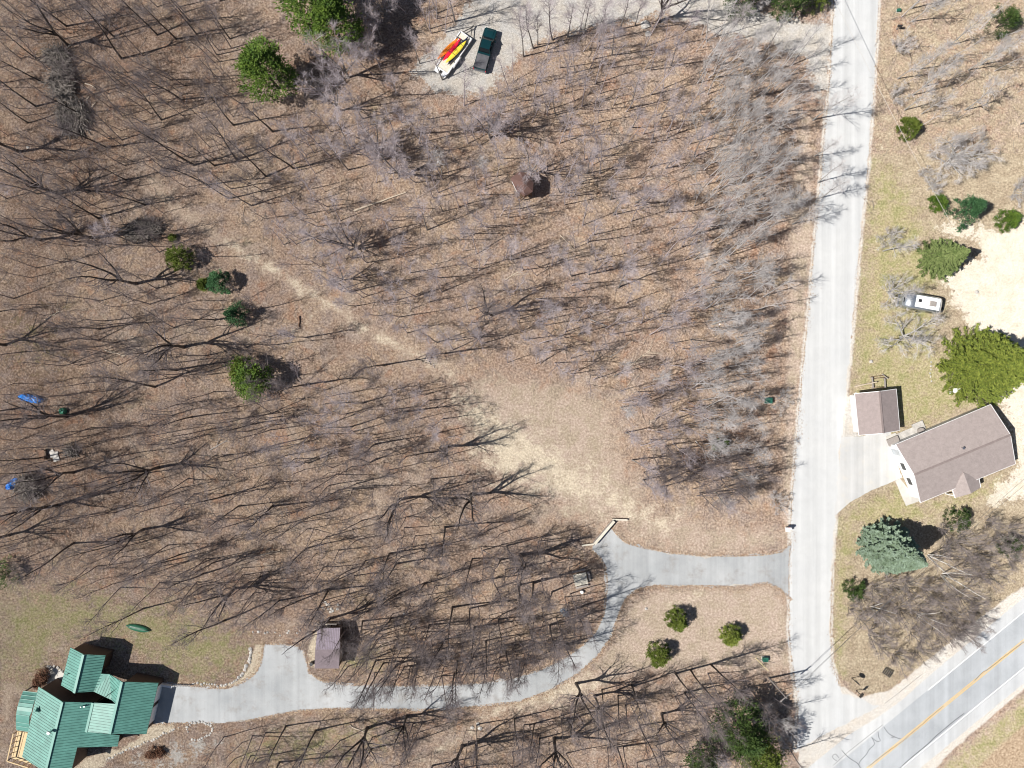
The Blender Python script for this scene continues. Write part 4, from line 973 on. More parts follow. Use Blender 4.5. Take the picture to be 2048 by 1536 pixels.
m = MB(); A = P(1708.5, 773); B = P(1750, 764); m.tube([(A.x, A.y, .12), (B.x, B.y, .62)], [.10, .08], 8); single(m, 'wooden_pole', 'log_pale', 'long pale pole leaning on the timber frame behind the garage', 'pole')
def campfire():
    p = P(89, 909); r = thing('wooden_table', 'small dark wooden table in the leaves left of the pale stone slabs', 'table', (p.x, p.y, 0))
    m = MB(); m.box((p.x, p.y, .7), (.75, 1.5, .07), .05); m.build('tabletop', 'wood_brown', r)
    for sx in (-.3, .3):
        for sy in (-.6, .6): m = MB(); m.beam((p.x + sx, p.y + sy, 0), (p.x + sx, p.y + sy, .68), .08, .08); m.build('leg', 'wood_brown', r)
    for k, (x, y, lb) in enumerate(((72, 902, 'low dark stool farthest left of the wooden table'), (81, 901, 'low dark stool between the far left stool and the wooden table'))):
        q = P(x, y); r2 = thing('stool', lb, 'stool', (q.x, q.y, 0)); m = MB(); m.cyl((q.x, q.y, .38), .2, .07, 12); m.build('seat', 'wood_brown', r2)
        for t in range(3): m = MB(); a = t * 2.1; m.beam((q.x + .14 * math.cos(a), q.y + .14 * math.sin(a), 0), (q.x + .1 * math.cos(a), q.y + .1 * math.sin(a), .4), .05, .05); m.build('leg', 'wood_brown', r2)
    rg = random.Random(4)
    for k, (x, y, sx, sy, lb) in enumerate(((109, 909, 1.1, .9, 'pale flat stone slab just right of the dark wooden table'), (113, 917, .9, .8, 'pale flat stone slab at the lower right of the wooden table'), (104, 904, .7, .5, 'smallest pale stone slab, nearest the wooden table'))):
        q = P(x, y); m = MB(); m.box((q.x, q.y, .07 + k * .003), (sx, sy, .14), .3 * k); single(m, 'stone_slab', 'stone_white', lb, 'stone', 'pale stone slabs by the table')
campfire()

# stone edging: every boulder its own object
RK = []
rg = random.Random(11)
for k in range(6):
    m = MB(); m.rock((0, 0, 0), 1.0, rg, .7); me = m.build('edging_stone', 'stone_white' if k % 2 else 'stone_grey'); RK.append(me.data); bpy.data.objects.remove(me)
def stones(line, step, r0, r1, label, group, jit=.08):
    pts = [P(*p) for p in line]; acc = 0
    for a, b in zip(pts[:-1], pts[1:]):
        L = (b - a).length; t = acc
        while t < L:
            q = a.lerp(b, t / L); s = rg.uniform(r0, r1)
            o = bpy.data.objects.new('edging_stone', rg.choice(RK)); C.objects.link(o)
            o.location = (q.x + rg.gauss(0, jit), q.y + rg.gauss(0, jit), s * .1); o.scale = (s, s * rg.uniform(.7, 1.1), s * rg.uniform(.6, 1)); o.rotation_euler = (0, 0, rg.uniform(0, 6.3))
            tag(o, label, 'stone', group); t += step * rg.uniform(.8, 1.25)
        acc = t - L
stones([(502, 1296), (501, 1310), (497, 1327), (488, 1344), (476, 1356)], .40, .26, .38, 'pale boulder in the curved wall beside the driveway turnaround', 'boulders of the curved wall')
stones([(474, 1358), (462, 1366), (448, 1370), (430, 1370), (400, 1367), (384, 1366)], .42, .15, .26, 'small pale edging stone along the upper edge of the driveway', 'edging stones above the driveway')
stones([(378, 1463), (372, 1456), (380, 1448), (398, 1444), (415, 1447), (425, 1456), (422, 1466), (410, 1474), (395, 1479), (382, 1477)], .36, .16, .25, 'small stone of the oval garden bed ring below the driveway', 'stones of the oval garden ring')
stones([(355, 1455), (330, 1467), (308, 1478), (280, 1490), (255, 1500), (232, 1510), (210, 1522)], .45, .14, .24, 'small stone edging the pale path below the green roofed house', 'stones edging the lower path')
stones([(505, 1262), (515, 1266), (540, 1268), (570, 1262), (610, 1264)], .8, .14, .24, 'scattered white stone above the driveway turnaround', 'scattered stones above the turnaround', .25)
stones([(643, 1213), (655, 1219), (670, 1222), (680, 1216), (650, 1208)], .45, .14, .26, 'white stone in the loose group above the storage shed', 'loose stones above the shed', .3)
stones([(1862, 725), (1861, 745), (1862, 768)], .5, .13, .2, 'small pale stone in the short row left of the large spruce', 'short stone row by the spruce', .06)
stones([(950, 1455), (958, 1452), (964, 1462)], .35, .22, .36, 'grey rock in the small heap left of the lower woodland path', 'rock heap by the path', .25)
stones([(95, 1334), (112, 1334), (126, 1345)], .5, .2, .3, 'stone beside the pale walk of the green roofed house', 'stones by the pale walk', .05)
for x, y, s, lb in ((56, 295, .28, 'lone pale stone in the leaves near the left edge of the woods'), (1290, 50, .9, 'large pale boulder by the gravel lot below the big bare tree'), (1296, 68, .6, 'smaller pale boulder below the large one by the gravel lot'), (1742, 723, .35, 'lone white stone on the lawn above the garage'), (1992, 434, .35, 'small white stone beside the bright green bush at the sandy lot'), (1292, 1217, .3, 'lone pale stone on the tan knoll'), (1953, 584, .4, 'pale stone out on the sandy lot'), (808, 1227, .25, 'lone white stone among the trees above the driveway')):
    o = bpy.data.objects.new('boulder', RK[1]); C.objects.link(o); q = P(x, y); o.location = (q.x, q.y, 0.02); o.scale = (s, s * .8, s); tag(o, lb, 'stone')
def fence_pickets():
    a = P(349, 1369); b = P(383, 1369.5); c = a.lerp(b, .5); r = thing('picket_fence', 'short white picket rail at the upper edge of the driveway by the house', 'fence', (c.x, c.y, 0))
    n = 12
    for k in range(n):
        q = a.lerp(b, k / (n - 1)); m = MB(); m.beam((q.x, q.y, 0), (q.x, q.y, .8), .11, .05); m.build('picket', 'white_paint', r)
    m = MB(); m.beam((a.x, a.y, .6), (b.x, b.y, .6), .03, .08); m.build('rail', 'white_paint', r)
    a = P(322, 1366); b = P(347, 1371); m = MB(); m.beam((a.x, a.y, .35), (b.x, b.y, .35), .3, .7); single(m, 'low_wall', 'white_paint', 'short white wall between the garage wing and the picket rail', 'wall')
fence_pickets()
for x, y, lb in ((1892, 785, 'longer white tank lying under the big yellow green spruce'), ):
    p = P(1911, 780); r = thing('propane_tank', 'white rounded tank lying at the lower left edge of the big spruce', 'tank', (p.x, p.y, 0)); m = MB(); m.tube([(p.x - .62, p.y - .15, .45), (p.x - .5, p.y - .12, .45), (p.x + .5, p.y + .12, .45), (p.x + .62, p.y + .15, .45)], [.15, .36, .36, .15], 14); m.build('tank', 'white_paint', r, smooth=True)
    m = MB(); m.cyl((p.x, p.y, .78), .12, .1, 10); m.build('dome', 'white_paint', r); m = MB(); m.box((p.x - .35, p.y - .1, .1), (.1, .5, .2)); m.box((p.x + .35, p.y + .1, .1), (.1, .5, .2)); m.build('feet', 'stone_grey', r)
def bin_():
    p = P(1898, 785); m = MB(); m.tube([(p.x, p.y, 0), (p.x, p.y, .5), (p.x, p.y, .55)], [.22, .26, .2], 12); single(m, 'bucket', 'white_paint', 'small white bucket left of the white tank by the spruce', 'bucket')
bin_()
# ------------------------------------------------------------------ trees without leaves
def perp(d, rng):
    a = Vector((rng.gauss(0, 1), rng.gauss(0, 1), rng.gauss(0, 1))); a = a - d * a.dot(d)
    return a.normalized() if a.length > 1e-4 else Vector((1, 0, 0))
def path(p, d, L, n, wander, up, rng):
    pts = [p.copy()]; d = d.normalized()
    for k in range(n):
        d = (d + perp(d, rng) * wander * rng.uniform(.3, 1) + Vector((0, 0, up))).normalized()
        pts.append(pts[-1] + d * (L / n))
    return pts
def at(pts, t):
    x = t * (len(pts) - 1); i = min(int(x), len(pts) - 2); return pts[i].lerp(pts[i + 1], x - i), (pts[i + 1] - pts[i]).normalized()
def bare(seed, h=13, r0=.13, start=.4, nl=12, ll=.32, ang=(30, 60), n2=6, n3=5, tw=.9, wander=.06, up=.02, leaders=1, split=.3, spread=.35, r_tw=.013, lw=.14, lup=.06, stems=1, stemlean=.0):
    rng = random.Random(seed); T = MB(); K = MB()
    for s in range(stems):
        a0 = 2 * math.pi * s / stems + rng.uniform(-.4, .4)
        lean = Vector((math.cos(a0), math.sin(a0), 0)) * (stemlean * rng.uniform(.6, 1.3) if stems > 1 else rng.uniform(0, .17))
        d0 = (Vector((0, 0, 1)) + lean).normalized(); b0 = Vector((math.cos(a0), math.sin(a0), 0)) * (.25 if stems > 1 else 0) + Vector((0, 0, -.15))
        hh = h * (rng.uniform(.75, 1) if stems > 1 else 1)
        axes = []
        if leaders > 1:
            trunk = path(b0, d0, hh * split, 5, wander, up, rng)
            T.tube(trunk, [r0 * (1.25 if k == 0 else 1 - .06 * k) for k in range(6)], 7, False)
            for q in range(leaders):
                a = 2 * math.pi * q / leaders + rng.uniform(-.5, .5); d = (Vector((0, 0, 1)) + Vector((math.cos(a), math.sin(a), 0)) * spread * rng.uniform(.5, 1.5)).normalized()
                L = hh * (1 - split) * rng.uniform(.8, 1.05); st, _ = at(trunk, rng.uniform(.8, 1.0)) if q else (trunk[-1], 0)
                pts = path(st, d, L, 9, wander * 1.8, .03, rng); rr = r0 * .68
                T.tube(pts, [rr * (1 - .9 * (k / 9)) + .012 for k in range(10)], 6, False)
                axes.append((pts, rr, L, .12, max(4, nl // leaders + 2)))
        else:
            pts = path(b0, d0, hh, 10, wander, up, rng)
            T.tube(pts, [r0 * ((1.25 if k == 0 else 1) * (1 - .9 * (k / 10))) + .01 for k in range(11)], 6, False)
            axes.append((pts, r0, hh, start, nl))
        for pts, rr, L, st0, cnt in axes:
            for k in range(cnt):
                t = st0 + (1 - st0) * ((k + rng.random()) / cnt) ** .85; t = min(t, .985)
                p, d = at(pts, t); A = math.radians(rng.uniform(*ang)); q = perp(d, rng)
                dd = (d * math.cos(A) + q * math.sin(A)).normalized()
                l1 = h * ll * (1.15 - .75 * (t - st0) / (1 - st0)) * rng.uniform(.6, 1.2); r1 = max(.018, rr * (1 - .8 * t) * .58)
                b1 = path(p, dd, l1, 6, lw, lup, rng)
                K.tube(b1, [r1 * (1 - .85 * j / 6) + .006 for j in range(7)], 4, False)
                for j in range(n2):
                    t2 = .25 + .75 * (j + rng.random()) / n2; p2, d2 = at(b1, min(t2, .98)); A = math.radians(rng.uniform(25, 55)); q = perp(d2, rng)
                    l2 = l1 * .45 * (1.2 - .6 * t2) * rng.uniform(.6, 1.3); r2 = max(r_tw * 1.25, r1 * .42)
                    b2 = path(p2, d2 * math.cos(A) + q * math.sin(A), l2, 3, .2, .05, rng)
                    K.tube(b2, [r2, r2 * .8, r2 * .55, .007], 3, False)
                    for i in range(n3):
                        t3 = .2 + .8 * (i + rng.random()) / n3; p3, d3 = at(b2, min(t3, .98)); A = math.radians(rng.uniform(20, 55)); q = perp(d3, rng)
                        l3 = tw * rng.uniform(.5, 1.2); b3 = path(p3, d3 * math.cos(A) + q * math.sin(A), l3, 2, .25, .05, rng)
                        K.tube(b3, [r_tw, r_tw * .8, .004], 3, False)
    return T, K
PROTO = {}
def proto(kind, n, bark, twig, **kw):
    for k in range(n):
        T, K = bare(sum(map(ord, kind)) * 13 + k * 101, **kw)
        t = T.build('trunk', bark); c = K.build('crown', twig)
        PROTO.setdefault(kind, []).append((t.data, c.data)); bpy.data.objects.remove(t); bpy.data.objects.remove(c)
proto('forest', 6, 'bark_grey', 'twig_purple', h=13, r0=.12, start=.38, nl=18, ll=.22, ang=(22, 48), n2=7, n3=5, tw=.8, wander=.05, r_tw=.0075)
proto('darkforest', 5, 'bark_dark', 'twig_dark', h=14, r0=.135, start=.38, nl=17, ll=.23, ang=(22, 52), n2=7, n3=5, tw=.8, wander=.05, r_tw=.0070)
proto('oak', 5, 'bark_dark', 'twig_dark', h=15.5, r0=.25, nl=26, ll=.22, ang=(25, 58), n2=6, n3=5, tw=.9, wander=.08, r_tw=.0075, leaders=4, split=.28, spread=.28, lw=.22, up=0)
proto('maple', 4, 'bark_grey', 'twig_purple', h=12.5, r0=.19, nl=30, ll=.24, ang=(28, 60), n2=9, n3=6, tw=.75, wander=.06, leaders=4, split=.16, spread=.34, r_tw=.010)
proto('palewood', 5, 'bark_pale', 'twig_pale', h=11, r0=.11, start=.30, nl=18, ll=.25, ang=(22, 50), n2=7, n3=5, tw=.8, wander=.06, r_tw=.0085)
proto('apple', 3, 'bark_pale', 'twig_pale', h=6.5, r0=.17, nl=34, ll=.48, ang=(35, 75), n2=9, n3=6, tw=.7, wander=.14, leaders=5, split=.16, spread=1.0, lw=.2, lup=.0, up=0, r_tw=.0095)
proto('birch', 2, 'bark_birch', 'twig_brown', h=10, r0=.13, start=.3, nl=10, ll=.26, ang=(25, 50), n2=5, n3=4, tw=.7, wander=.09, stems=4, stemlean=.30, r_tw=.006)
proto('shrub', 5, 'bark_grey', 'twig_brown', h=3.9, r0=.03, start=.15, nl=8, ll=.34, ang=(20, 50), n2=5, n3=4, tw=.4, wander=.14, stems=8, stemlean=.5, r_tw=.0055)
proto('greyshrub', 3, 'bark_pale', 'twig_pale', h=3.2, r0=.035, start=.15, nl=9, ll=.36, ang=(20, 50), n2=5, n3=4, tw=.4, wander=.14, stems=8, stemlean=.6, r_tw=.008)

LAND = [('the dark green pickup truck', 970, 95), ('the trailer of kayaks', 905, 110), ('the raised brown hut', 1045, 368), ('the long blue tarp', 65, 797), ('the small green covered pile', 128, 822),
 ('the dark wooden table', 89, 909), ('the crumpled blue tarp', 30, 965), ('the upside down canoe', 275, 1257), ('the storage shed', 655, 1297), ('the picnic table', 1160, 1156),
 ('the slanting timber wall', 1207, 1063), ('the silver travel trailer', 1842, 606), ('the large pale boulder', 1292, 55), ('the utility pole', 1538, 1356), ('the utility box in the brush', 1535, 801),
 ('the pair of mailboxes', 1573, 1055), ('the large brush heap', 130, 190), ('the smaller brush heap', 290, 460), ('the stone ring garden', 400, 1460), ('the rock heap', 955, 1458), ('the driveway turnaround', 560, 1300),
 ('the top large pine', 640, 60), ('the dark spruce by the trail', 465, 632), ('the widest evergreen in the woods', 500, 755), ('the tan clearing', 1100, 900), ('the fallen pale tree', 1231, 752), ('the fallen log', 765, 405),
 ('the curved boulder wall', 500, 1320), ('the tiny evergreen pair', 1440, 890), ('the white garage', 1755, 825), ('the leftmost knoll bush', 1318, 1308), ('the silver sheet', 1128, 1224), ('the topmost trail bush', 362, 513),
 ('the top right corner', 2048, 0), ('the top left corner', 0, 0), ('the lower left corner', 0, 1536), ('the driveway mouth', 1570, 1140), ('the round bush beside the overhead wire', 1808, 262), ('the foot of the trail', 890, 735), ('the dark log by the trail', 599, 643), ('the white stone above the driveway', 808, 1227), ('the green pine left of the bushy trees', 530, 150), ('the wide bottom evergreen', 1490, 1450), ('the side road bend', 1592, 400), ('the green roofed house', 170, 1420)]
def region(px, py):
    if px > 1690: return ('on the slope right of the side road', 'bare trees right of the side road')
    if py > 1340: return ('in the stand below the driveway', 'bare trees below the driveway')
    if py > 1150 and px > 500: return ('among the trees directly above the driveway', 'bare trees just above the driveway')
    if px < 360: return ('in the open wood along the left edge', 'bare trees of the left open wood') if py > 520 else ('in the upper left corner woods', 'bare trees of the upper left woods')
    if px < 1000 and py > 700: return ('in the woods left of the tan clearing', 'bare trees left of the clearing')
    if px >= 1200 and py > 700: return ('between the tan clearing and the side road', 'bare trees between clearing and road')
    if px < 600: return ('in the woods above the trail, left of the pines', 'bare trees left of the pines')
    if py < 330 and px < 1000: return ('in the woods between the pines and the gravel lot', 'bare trees between pines and gravel lot')
    if px > 1400: return ('in the thick strip beside the side road', 'bare trees in the strip beside the road')
    if py < 370: return ('in the woods just below the gravel lot', 'bare trees below the gravel lot')
    return ('in the middle of the dense central wood', 'bare trees of the central wood')
DESC = {'forest': 'slender grey bare tree', 'darkforest': 'tall dark bare tree', 'oak': 'large dark crooked bare tree', 'maple': 'bushy purplish bare tree', 'palewood': 'pale grey bare tree', 'apple': 'low wide spreading pale bare tree', 'birch': 'white stemmed birch clump'}
TREES = []
def tree(kind, px, py, s=1.0, name='bare_tree'):
    TREES.append([kind, px, py, s, name])
R2 = random.Random(21)
big = [(137, 92), (40, 303), (117, 387), (185, 475), (80, 480), (273, 567), (133, 832), (317, 935), (113, 1012), (287, 1059), (147, 945), (659, 1237), (735, 1456), (814, 1431), (925, 1491), (1152, 1367), (1189, 1391), (1324, 1427), (1109, 1476),
       (982, 629), (942, 989), (799, 999), (719, 497), (1317, 43), (895, 892), (470, 1176), (367, 694), (10, 690), (20, 1070), (1040, 1110)]
for x, y in big: tree('oak', x, y, R2.uniform(.8, 1.02))
dark = [(72, 117), (133, 52), (228, 73), (315, 70), (380, 43), (352, 78), (393, 68), (460, 78), (243, 117), (290, 410), (213, 295), (253, 360), (388, 330), (473, 320), (467, 250), (415, 370), (458, 397), (197, 437), (323, 240), (363, 200), (72, 213),
        (200, 658), (353, 740), (310, 774), (430, 640), (383, 834), (87, 915), (477, 1012), (147, 1086), (233, 1087), (360, 1109), (430, 1124), (287, 1217), (450, 1241), (407, 1147), (317, 1127),
        (615, 1096), (657, 1179), (725, 1242), (782, 1237), (779, 1107), (792, 1127), (760, 1262), (799, 1187), (849, 1167), (905, 1214), (940, 1217), (890, 1279), (985, 1157), (997, 1239), (947, 1309), (915, 1322), (794, 1329), (767, 1326), (752, 1321),
        (572, 1452), (632, 1461), (559, 1524), (744, 1497), (865, 1531), (952, 1487), (972, 1281), (890, 1054), (945, 1117), (1014, 1091), (870, 1094), (909, 1347), (1204, 1379), (1236, 1391), (1264, 1372), (1369, 1386), (1381, 1339), (1422, 1329), (1404, 1369),
        (1279, 1451), (1234, 1494), (1029, 1437), (1069, 1447), (1134, 1439), (1079, 1477), (1351, 1347), (1037, 1171), (1151, 1217), (1104, 1184), (1039, 1324), (1067, 1166), (1498, 1374), (545, 1012), (739, 925), (512, 847), (612, 769), (767, 730), (807, 824),
        (532, 353), (587, 337), (545, 263), (1100, 1250), (1130, 1290), (1010, 1290), (1060, 1260)]
for x, y in dark: tree('darkforest', x, y, R2.uniform(.72, 1.08))
mid = [(699, 584), (710, 612), (889, 707), (702, 854), (879, 865), (875, 685), (612, 675), (702, 307), (697, 340), (795, 190), (725, 237), (840, 267), (910, 43), (875, 27), (840, 127), (885, 160), (885, 423), (855, 460), (1075, 90), (1105, 80), (1135, 74), (1168, 66), (1240, 58), (1270, 50), (1174, 347), (1112, 230), (1321, 237), (1264, 255),
       (1227, 430), (1332, 425), (1377, 473), (1151, 145), (1047, 113), (1067, 97), (1196, 83), (1224, 110), (1446, 127), (1144, 552), (1177, 549), (1237, 575), (1381, 577), (1321, 627), (1024, 634), (1087, 625), (1074, 709), (1157, 669), (1251, 865), (1264, 920), (1286, 960), (1321, 974), (1389, 924), (1436, 990)]
for x, y in mid: tree('forest', x, y, R2.uniform(.65, 1.0))
for x, y, s in [(697, 155, 1.0), (680, 222, 1.0), (990, 262, .7), (735, 110, .7), (799, 353, .95), (980, 275, 1.0), (770, 320, .8), (700, 500, .9), (690, 560, .7), (1062, 350, .85), (770, 30, .7), (760, 300, .8)]: tree('maple', x, y, s)
pale = [(1424, 649), (1427, 715), (1307, 759), (1241, 815), (1424, 842), (1626, 240), (1629, 312), (1636, 365), (1643, 395), (1585, 448), (1536, 255), (1490, 130), (1470, 170), (1530, 190), (1520, 300), (1500, 330), (1480, 420), (1500, 480), (1500, 560), (1460, 700), (1480, 800), (1470, 940), (1490, 900), (1480, 975),
        (1823, 17), (1823, 43), (1841, 138), (1796, 157), (1824, 190), (1809, 220), (1843, 228), (1766, 502), (1783, 587), (1900, 90), (1960, 130), (1930, 220), (1430, 985)]
for x, y in pale: tree('palewood', x, y, R2.uniform(.6, .95))
for x, y, s in [(1800, 674, .95), (1776, 586, .62), (1905, 312, 1.0), (1890, 330, .8), (1540, 1440, .8)]: tree('apple', x, y, s)
for x, y, s in [(1858, 1112, .8), (1885, 1150, .75), (1743, 1215, .55), (1835, 1230, .6)]: tree('birch', x, y, s, 'birch_tree')
FZ = [([(590, 250), (830, 215), (1010, 175), (1110, 95), (1400, 75), (1575, 120), (1550, 330), (1528, 560), (1505, 800), (1490, 1000), (1420, 1000), (1300, 980), (1250, 820), (1100, 735), (900, 715), (760, 640), (600, 540), (480, 450), (420, 330)], 1.0),
      ([(0, 0), (480, 0), (480, 200), (560, 250), (420, 330), (330, 420), (0, 520)], .8), ([(380, 840), (600, 760), (860, 780), (950, 960), (1130, 1090), (1190, 1130), (1180, 1250), (900, 1340), (720, 1330), (620, 1230), (480, 1200), (250, 1150), (380, 1000)], 1.0),
      ([(430, 1470), (900, 1430), (1000, 1450), (1200, 1390), (1420, 1340), (1570, 1400), (1590, 1536), (400, 1536)], .9), ([(1790, 0), (2048, 0), (2048, 300), (1850, 300), (1780, 200)], .5), ([(760, 0), (960, 0), (870, 90), (790, 160), (740, 150)], .9),
      ([(0, 520), (330, 420), (560, 640), (560, 800), (380, 1000), (250, 1180), (0, 1150)], .28)]
def inpoly(x, y, poly):
    r = False; n = len(poly)
    for i in range(n):
        x1, y1 = poly[i]; x2, y2 = poly[(i + 1) % n]
        if (y1 > y) != (y2 > y) and x < (x2 - x1) * (y - y1) / (y2 - y1) + x1: r = not r
    return r
OPEN = [(1045, 372, 40), (1500, 1450, 45), (530, 150, 45), (600, 60, 70), (362, 513, 26), (440, 563, 26), (467, 632, 26), (490, 755, 45), (655, 1297, 45), (130, 190, 40), (290, 460, 30), (1160, 1156, 26)]
placed = [(t[1], t[2]) for t in TREES]
def sample(n, dmin, seed, zones=FZ, skip=False):
    rg = random.Random(seed); out = []; tries = 0
    while len(out) < n and tries < 60000:
        tries += 1; x = rg.uniform(0, 2048); y = rg.uniform(0, 1536)
        z = [d for poly, d in zones if inpoly(x, y, poly)]
        if not z or rg.random() > max(z): continue
        if any((x - a) ** 2 + (y - b) ** 2 < r * r for a, b, r in OPEN): continue
        if (inpoly(x, y, GRAVEL_TOP) and not (skip and 1040 < x < 1440 and y > 50)) or inpoly(x, y, DRIVE): continue
        if any((x - a) ** 2 + (y - b) ** 2 < dmin * dmin for a, b in placed): continue
        placed.append((x, y)); out.append((x, y))
    return out
for x, y in sample(298 - len(TREES), 24, 5):
    if x > 1380: k = 'palewood' if R2.random() < .7 else 'forest'
    elif x > 560 and y < 760: k = 'forest' if R2.random() < .8 else 'palewood'
    else: k = 'darkforest' if R2.random() < .75 else 'forest'
    tree(k, x, y, R2.uniform(.6, .95))
used = {}
ORD = ['nearest', 'second nearest', 'third nearest', 'fourth nearest', 'fifth nearest', 'sixth nearest', 'seventh nearest', 'eighth nearest', 'ninth nearest']
def autolabel(items, lands, ranks, dmax, start='its foot'):
    """items: (description, x, y); a label by rank of distance to a landmark one can find"""
    out = [None] * len(items)
    for r in range(ranks):
        for nm, lx, ly in lands:
            ds = sorted(range(len(items)), key=lambda i: (items[i][1] - lx) ** 2 + (items[i][2] - ly) ** 2)
            i = ds[r]
            if out[i] is None and (items[i][1] - lx) ** 2 + (items[i][2] - ly) ** 2 < dmax ** 2:
                out[i] = '%s, %s %s %s' % (items[i][0], start, ORD[r], nm)
    return out
LBL = autolabel([(DESC[t[0]], t[1], t[2]) for t in TREES], LAND, 9, 330)
for i, (k, x, y, s, nm) in enumerate(TREES):
    p = P(x, y); rg = random.Random(i * 7 + 3)
    root = bpy.data.objects.new(nm, None); C.objects.link(root); root.empty_display_size = .3
    root.location = (p.x, p.y, 0); root.rotation_euler = (0, 0, rg.uniform(0, 6.28)); root.scale = (s * rg.uniform(.9, 1.1), s * rg.uniform(.9, 1.1), s)
    rname, rgrp = region(x, y)
    root['category'] = 'tree'
    root['group'] = rgrp
    if LBL[i]: root['label'] = LBL[i]
    else: root['label'] = '%s %s' % (DESC[k], rname); root['group'] = '%s, %s' % (rgrp, DESC[k])
    td, cd = PROTO[k][i % len(PROTO[k])]
    for n_, d_ in (('trunk', td), ('crown', cd)):
        o = bpy.data.objects.new(n_, d_); C.objects.link(o); o.parent = root

def place(kind, name, px, py, s, label, cat, group=None, zs=1.0):
    p = P(px, py); rg = random.Random(int(px * 13 + py)); root = bpy.data.objects.new(name, None); C.objects.link(root)
    root.location = (p.x, p.y, 0); root.rotation_euler = (0, 0, rg.uniform(0, 6.28)); root.scale = (s, s, s * zs); tag(root, label, cat, group)
    td, cd = PROTO[kind][rg.randrange(len(PROTO[kind]))]
    for n_, d_ in (('stems', td), ('crown', cd)):
        o = bpy.data.objects.new(n_, d_); C.objects.link(o); o.parent = root
# brush at the lower right
SH = [(1722, 1190, 1.0), (1748, 1175, 1.1), (1780, 1165, 1.2), (1815, 1170, 1.2), (1850, 1175, 1.2), (1760, 1225, 1.3), (1800, 1215, 1.3), (1840, 1215, 1.3), (1880, 1205, 1.3), (1920, 1190, 1.3), 
      (1740, 1265, 1.2), (1825, 1262, 1.3), (1868, 1255, 1.3), (1905, 1240, 1.2), (1940, 1220, 1.2), (1790, 1310, 1.1), (1835, 1300, 1.1), (1890, 1060, 1.2), (1920, 1085, 1.3), (1955, 1105, 1.3), (1990, 1085, 1.3), (1975, 1045, 1.1), (1930, 1135, 1.3), (1965, 1145, 1.2), (1885, 1100, 1.1), (2015, 1110, 1.0), (2020, 1060, 1.1),
      (1905, 1268, 1.1), (1925, 1258, 1.2), (1760, 1290, .9), (1720, 1235, 1.0), (1700, 1215, .8)]
SHL = autolabel([('bare purplish shrub', x, y) for x, y, s in SH], [('the right tip of the blue green spruce', 1862, 1120), ('the low dark green shrub by the road', 1702, 1175), ('the leftmost white stemmed birch', 1743, 1215), ('the birch above the highway brush', 1835, 1230), ('the upper white birch', 1858, 1112), ('the dull green shrub below the long house', 1905, 1035), ('the right edge of the photo', 2048, 1080), ('the dark lattice panel', 1772, 1343), ('the highway edge line', 1960, 1270), ('the dark green shrub in the thicket', 2005, 1090)], 5, 140, 'its middle')
for k, (x, y, s) in enumerate(SH):
    place('shrub', 'bare_shrub', x, y, s * .95, SHL[k] or 'bare purplish shrub in the middle of the brush below the blue green spruce', 'shrub', 'purplish shrubs of the lower right brush')
for k, (x, y, s, lb) in enumerate([(1560, 800, .8, 'at the woods edge beside the green utility box'), (1590, 400, 1.0, 'where the woods edge is closest to the road bend'), (1795, 95, .9, 'right of the side road below the tiny green box'), (1845, 350, .6, 'beside the overhead wire, left of the wide pale tree'), (1862, 375, .8, 'under the overhead wire above the small yellow green bush'),
      (1790, 195, .8, 'on the verge above the round dark green bush'), (1490, 20, 1.2, 'at the top edge between gravel lot and side road'), (2030, 385, .9, 'at the right edge above the bright green bush'), (1430, 870, .7, 'beside the tiny evergreen pair'), (1550, 1000, .8, 'at the woods edge above the mailboxes'), (1770, 480, .9, 'on the lawn edge left of the pale green spruce')]):
    place('greyshrub', 'bare_shrub', x, y, s, 'grey bare shrub ' + lb, 'shrub')
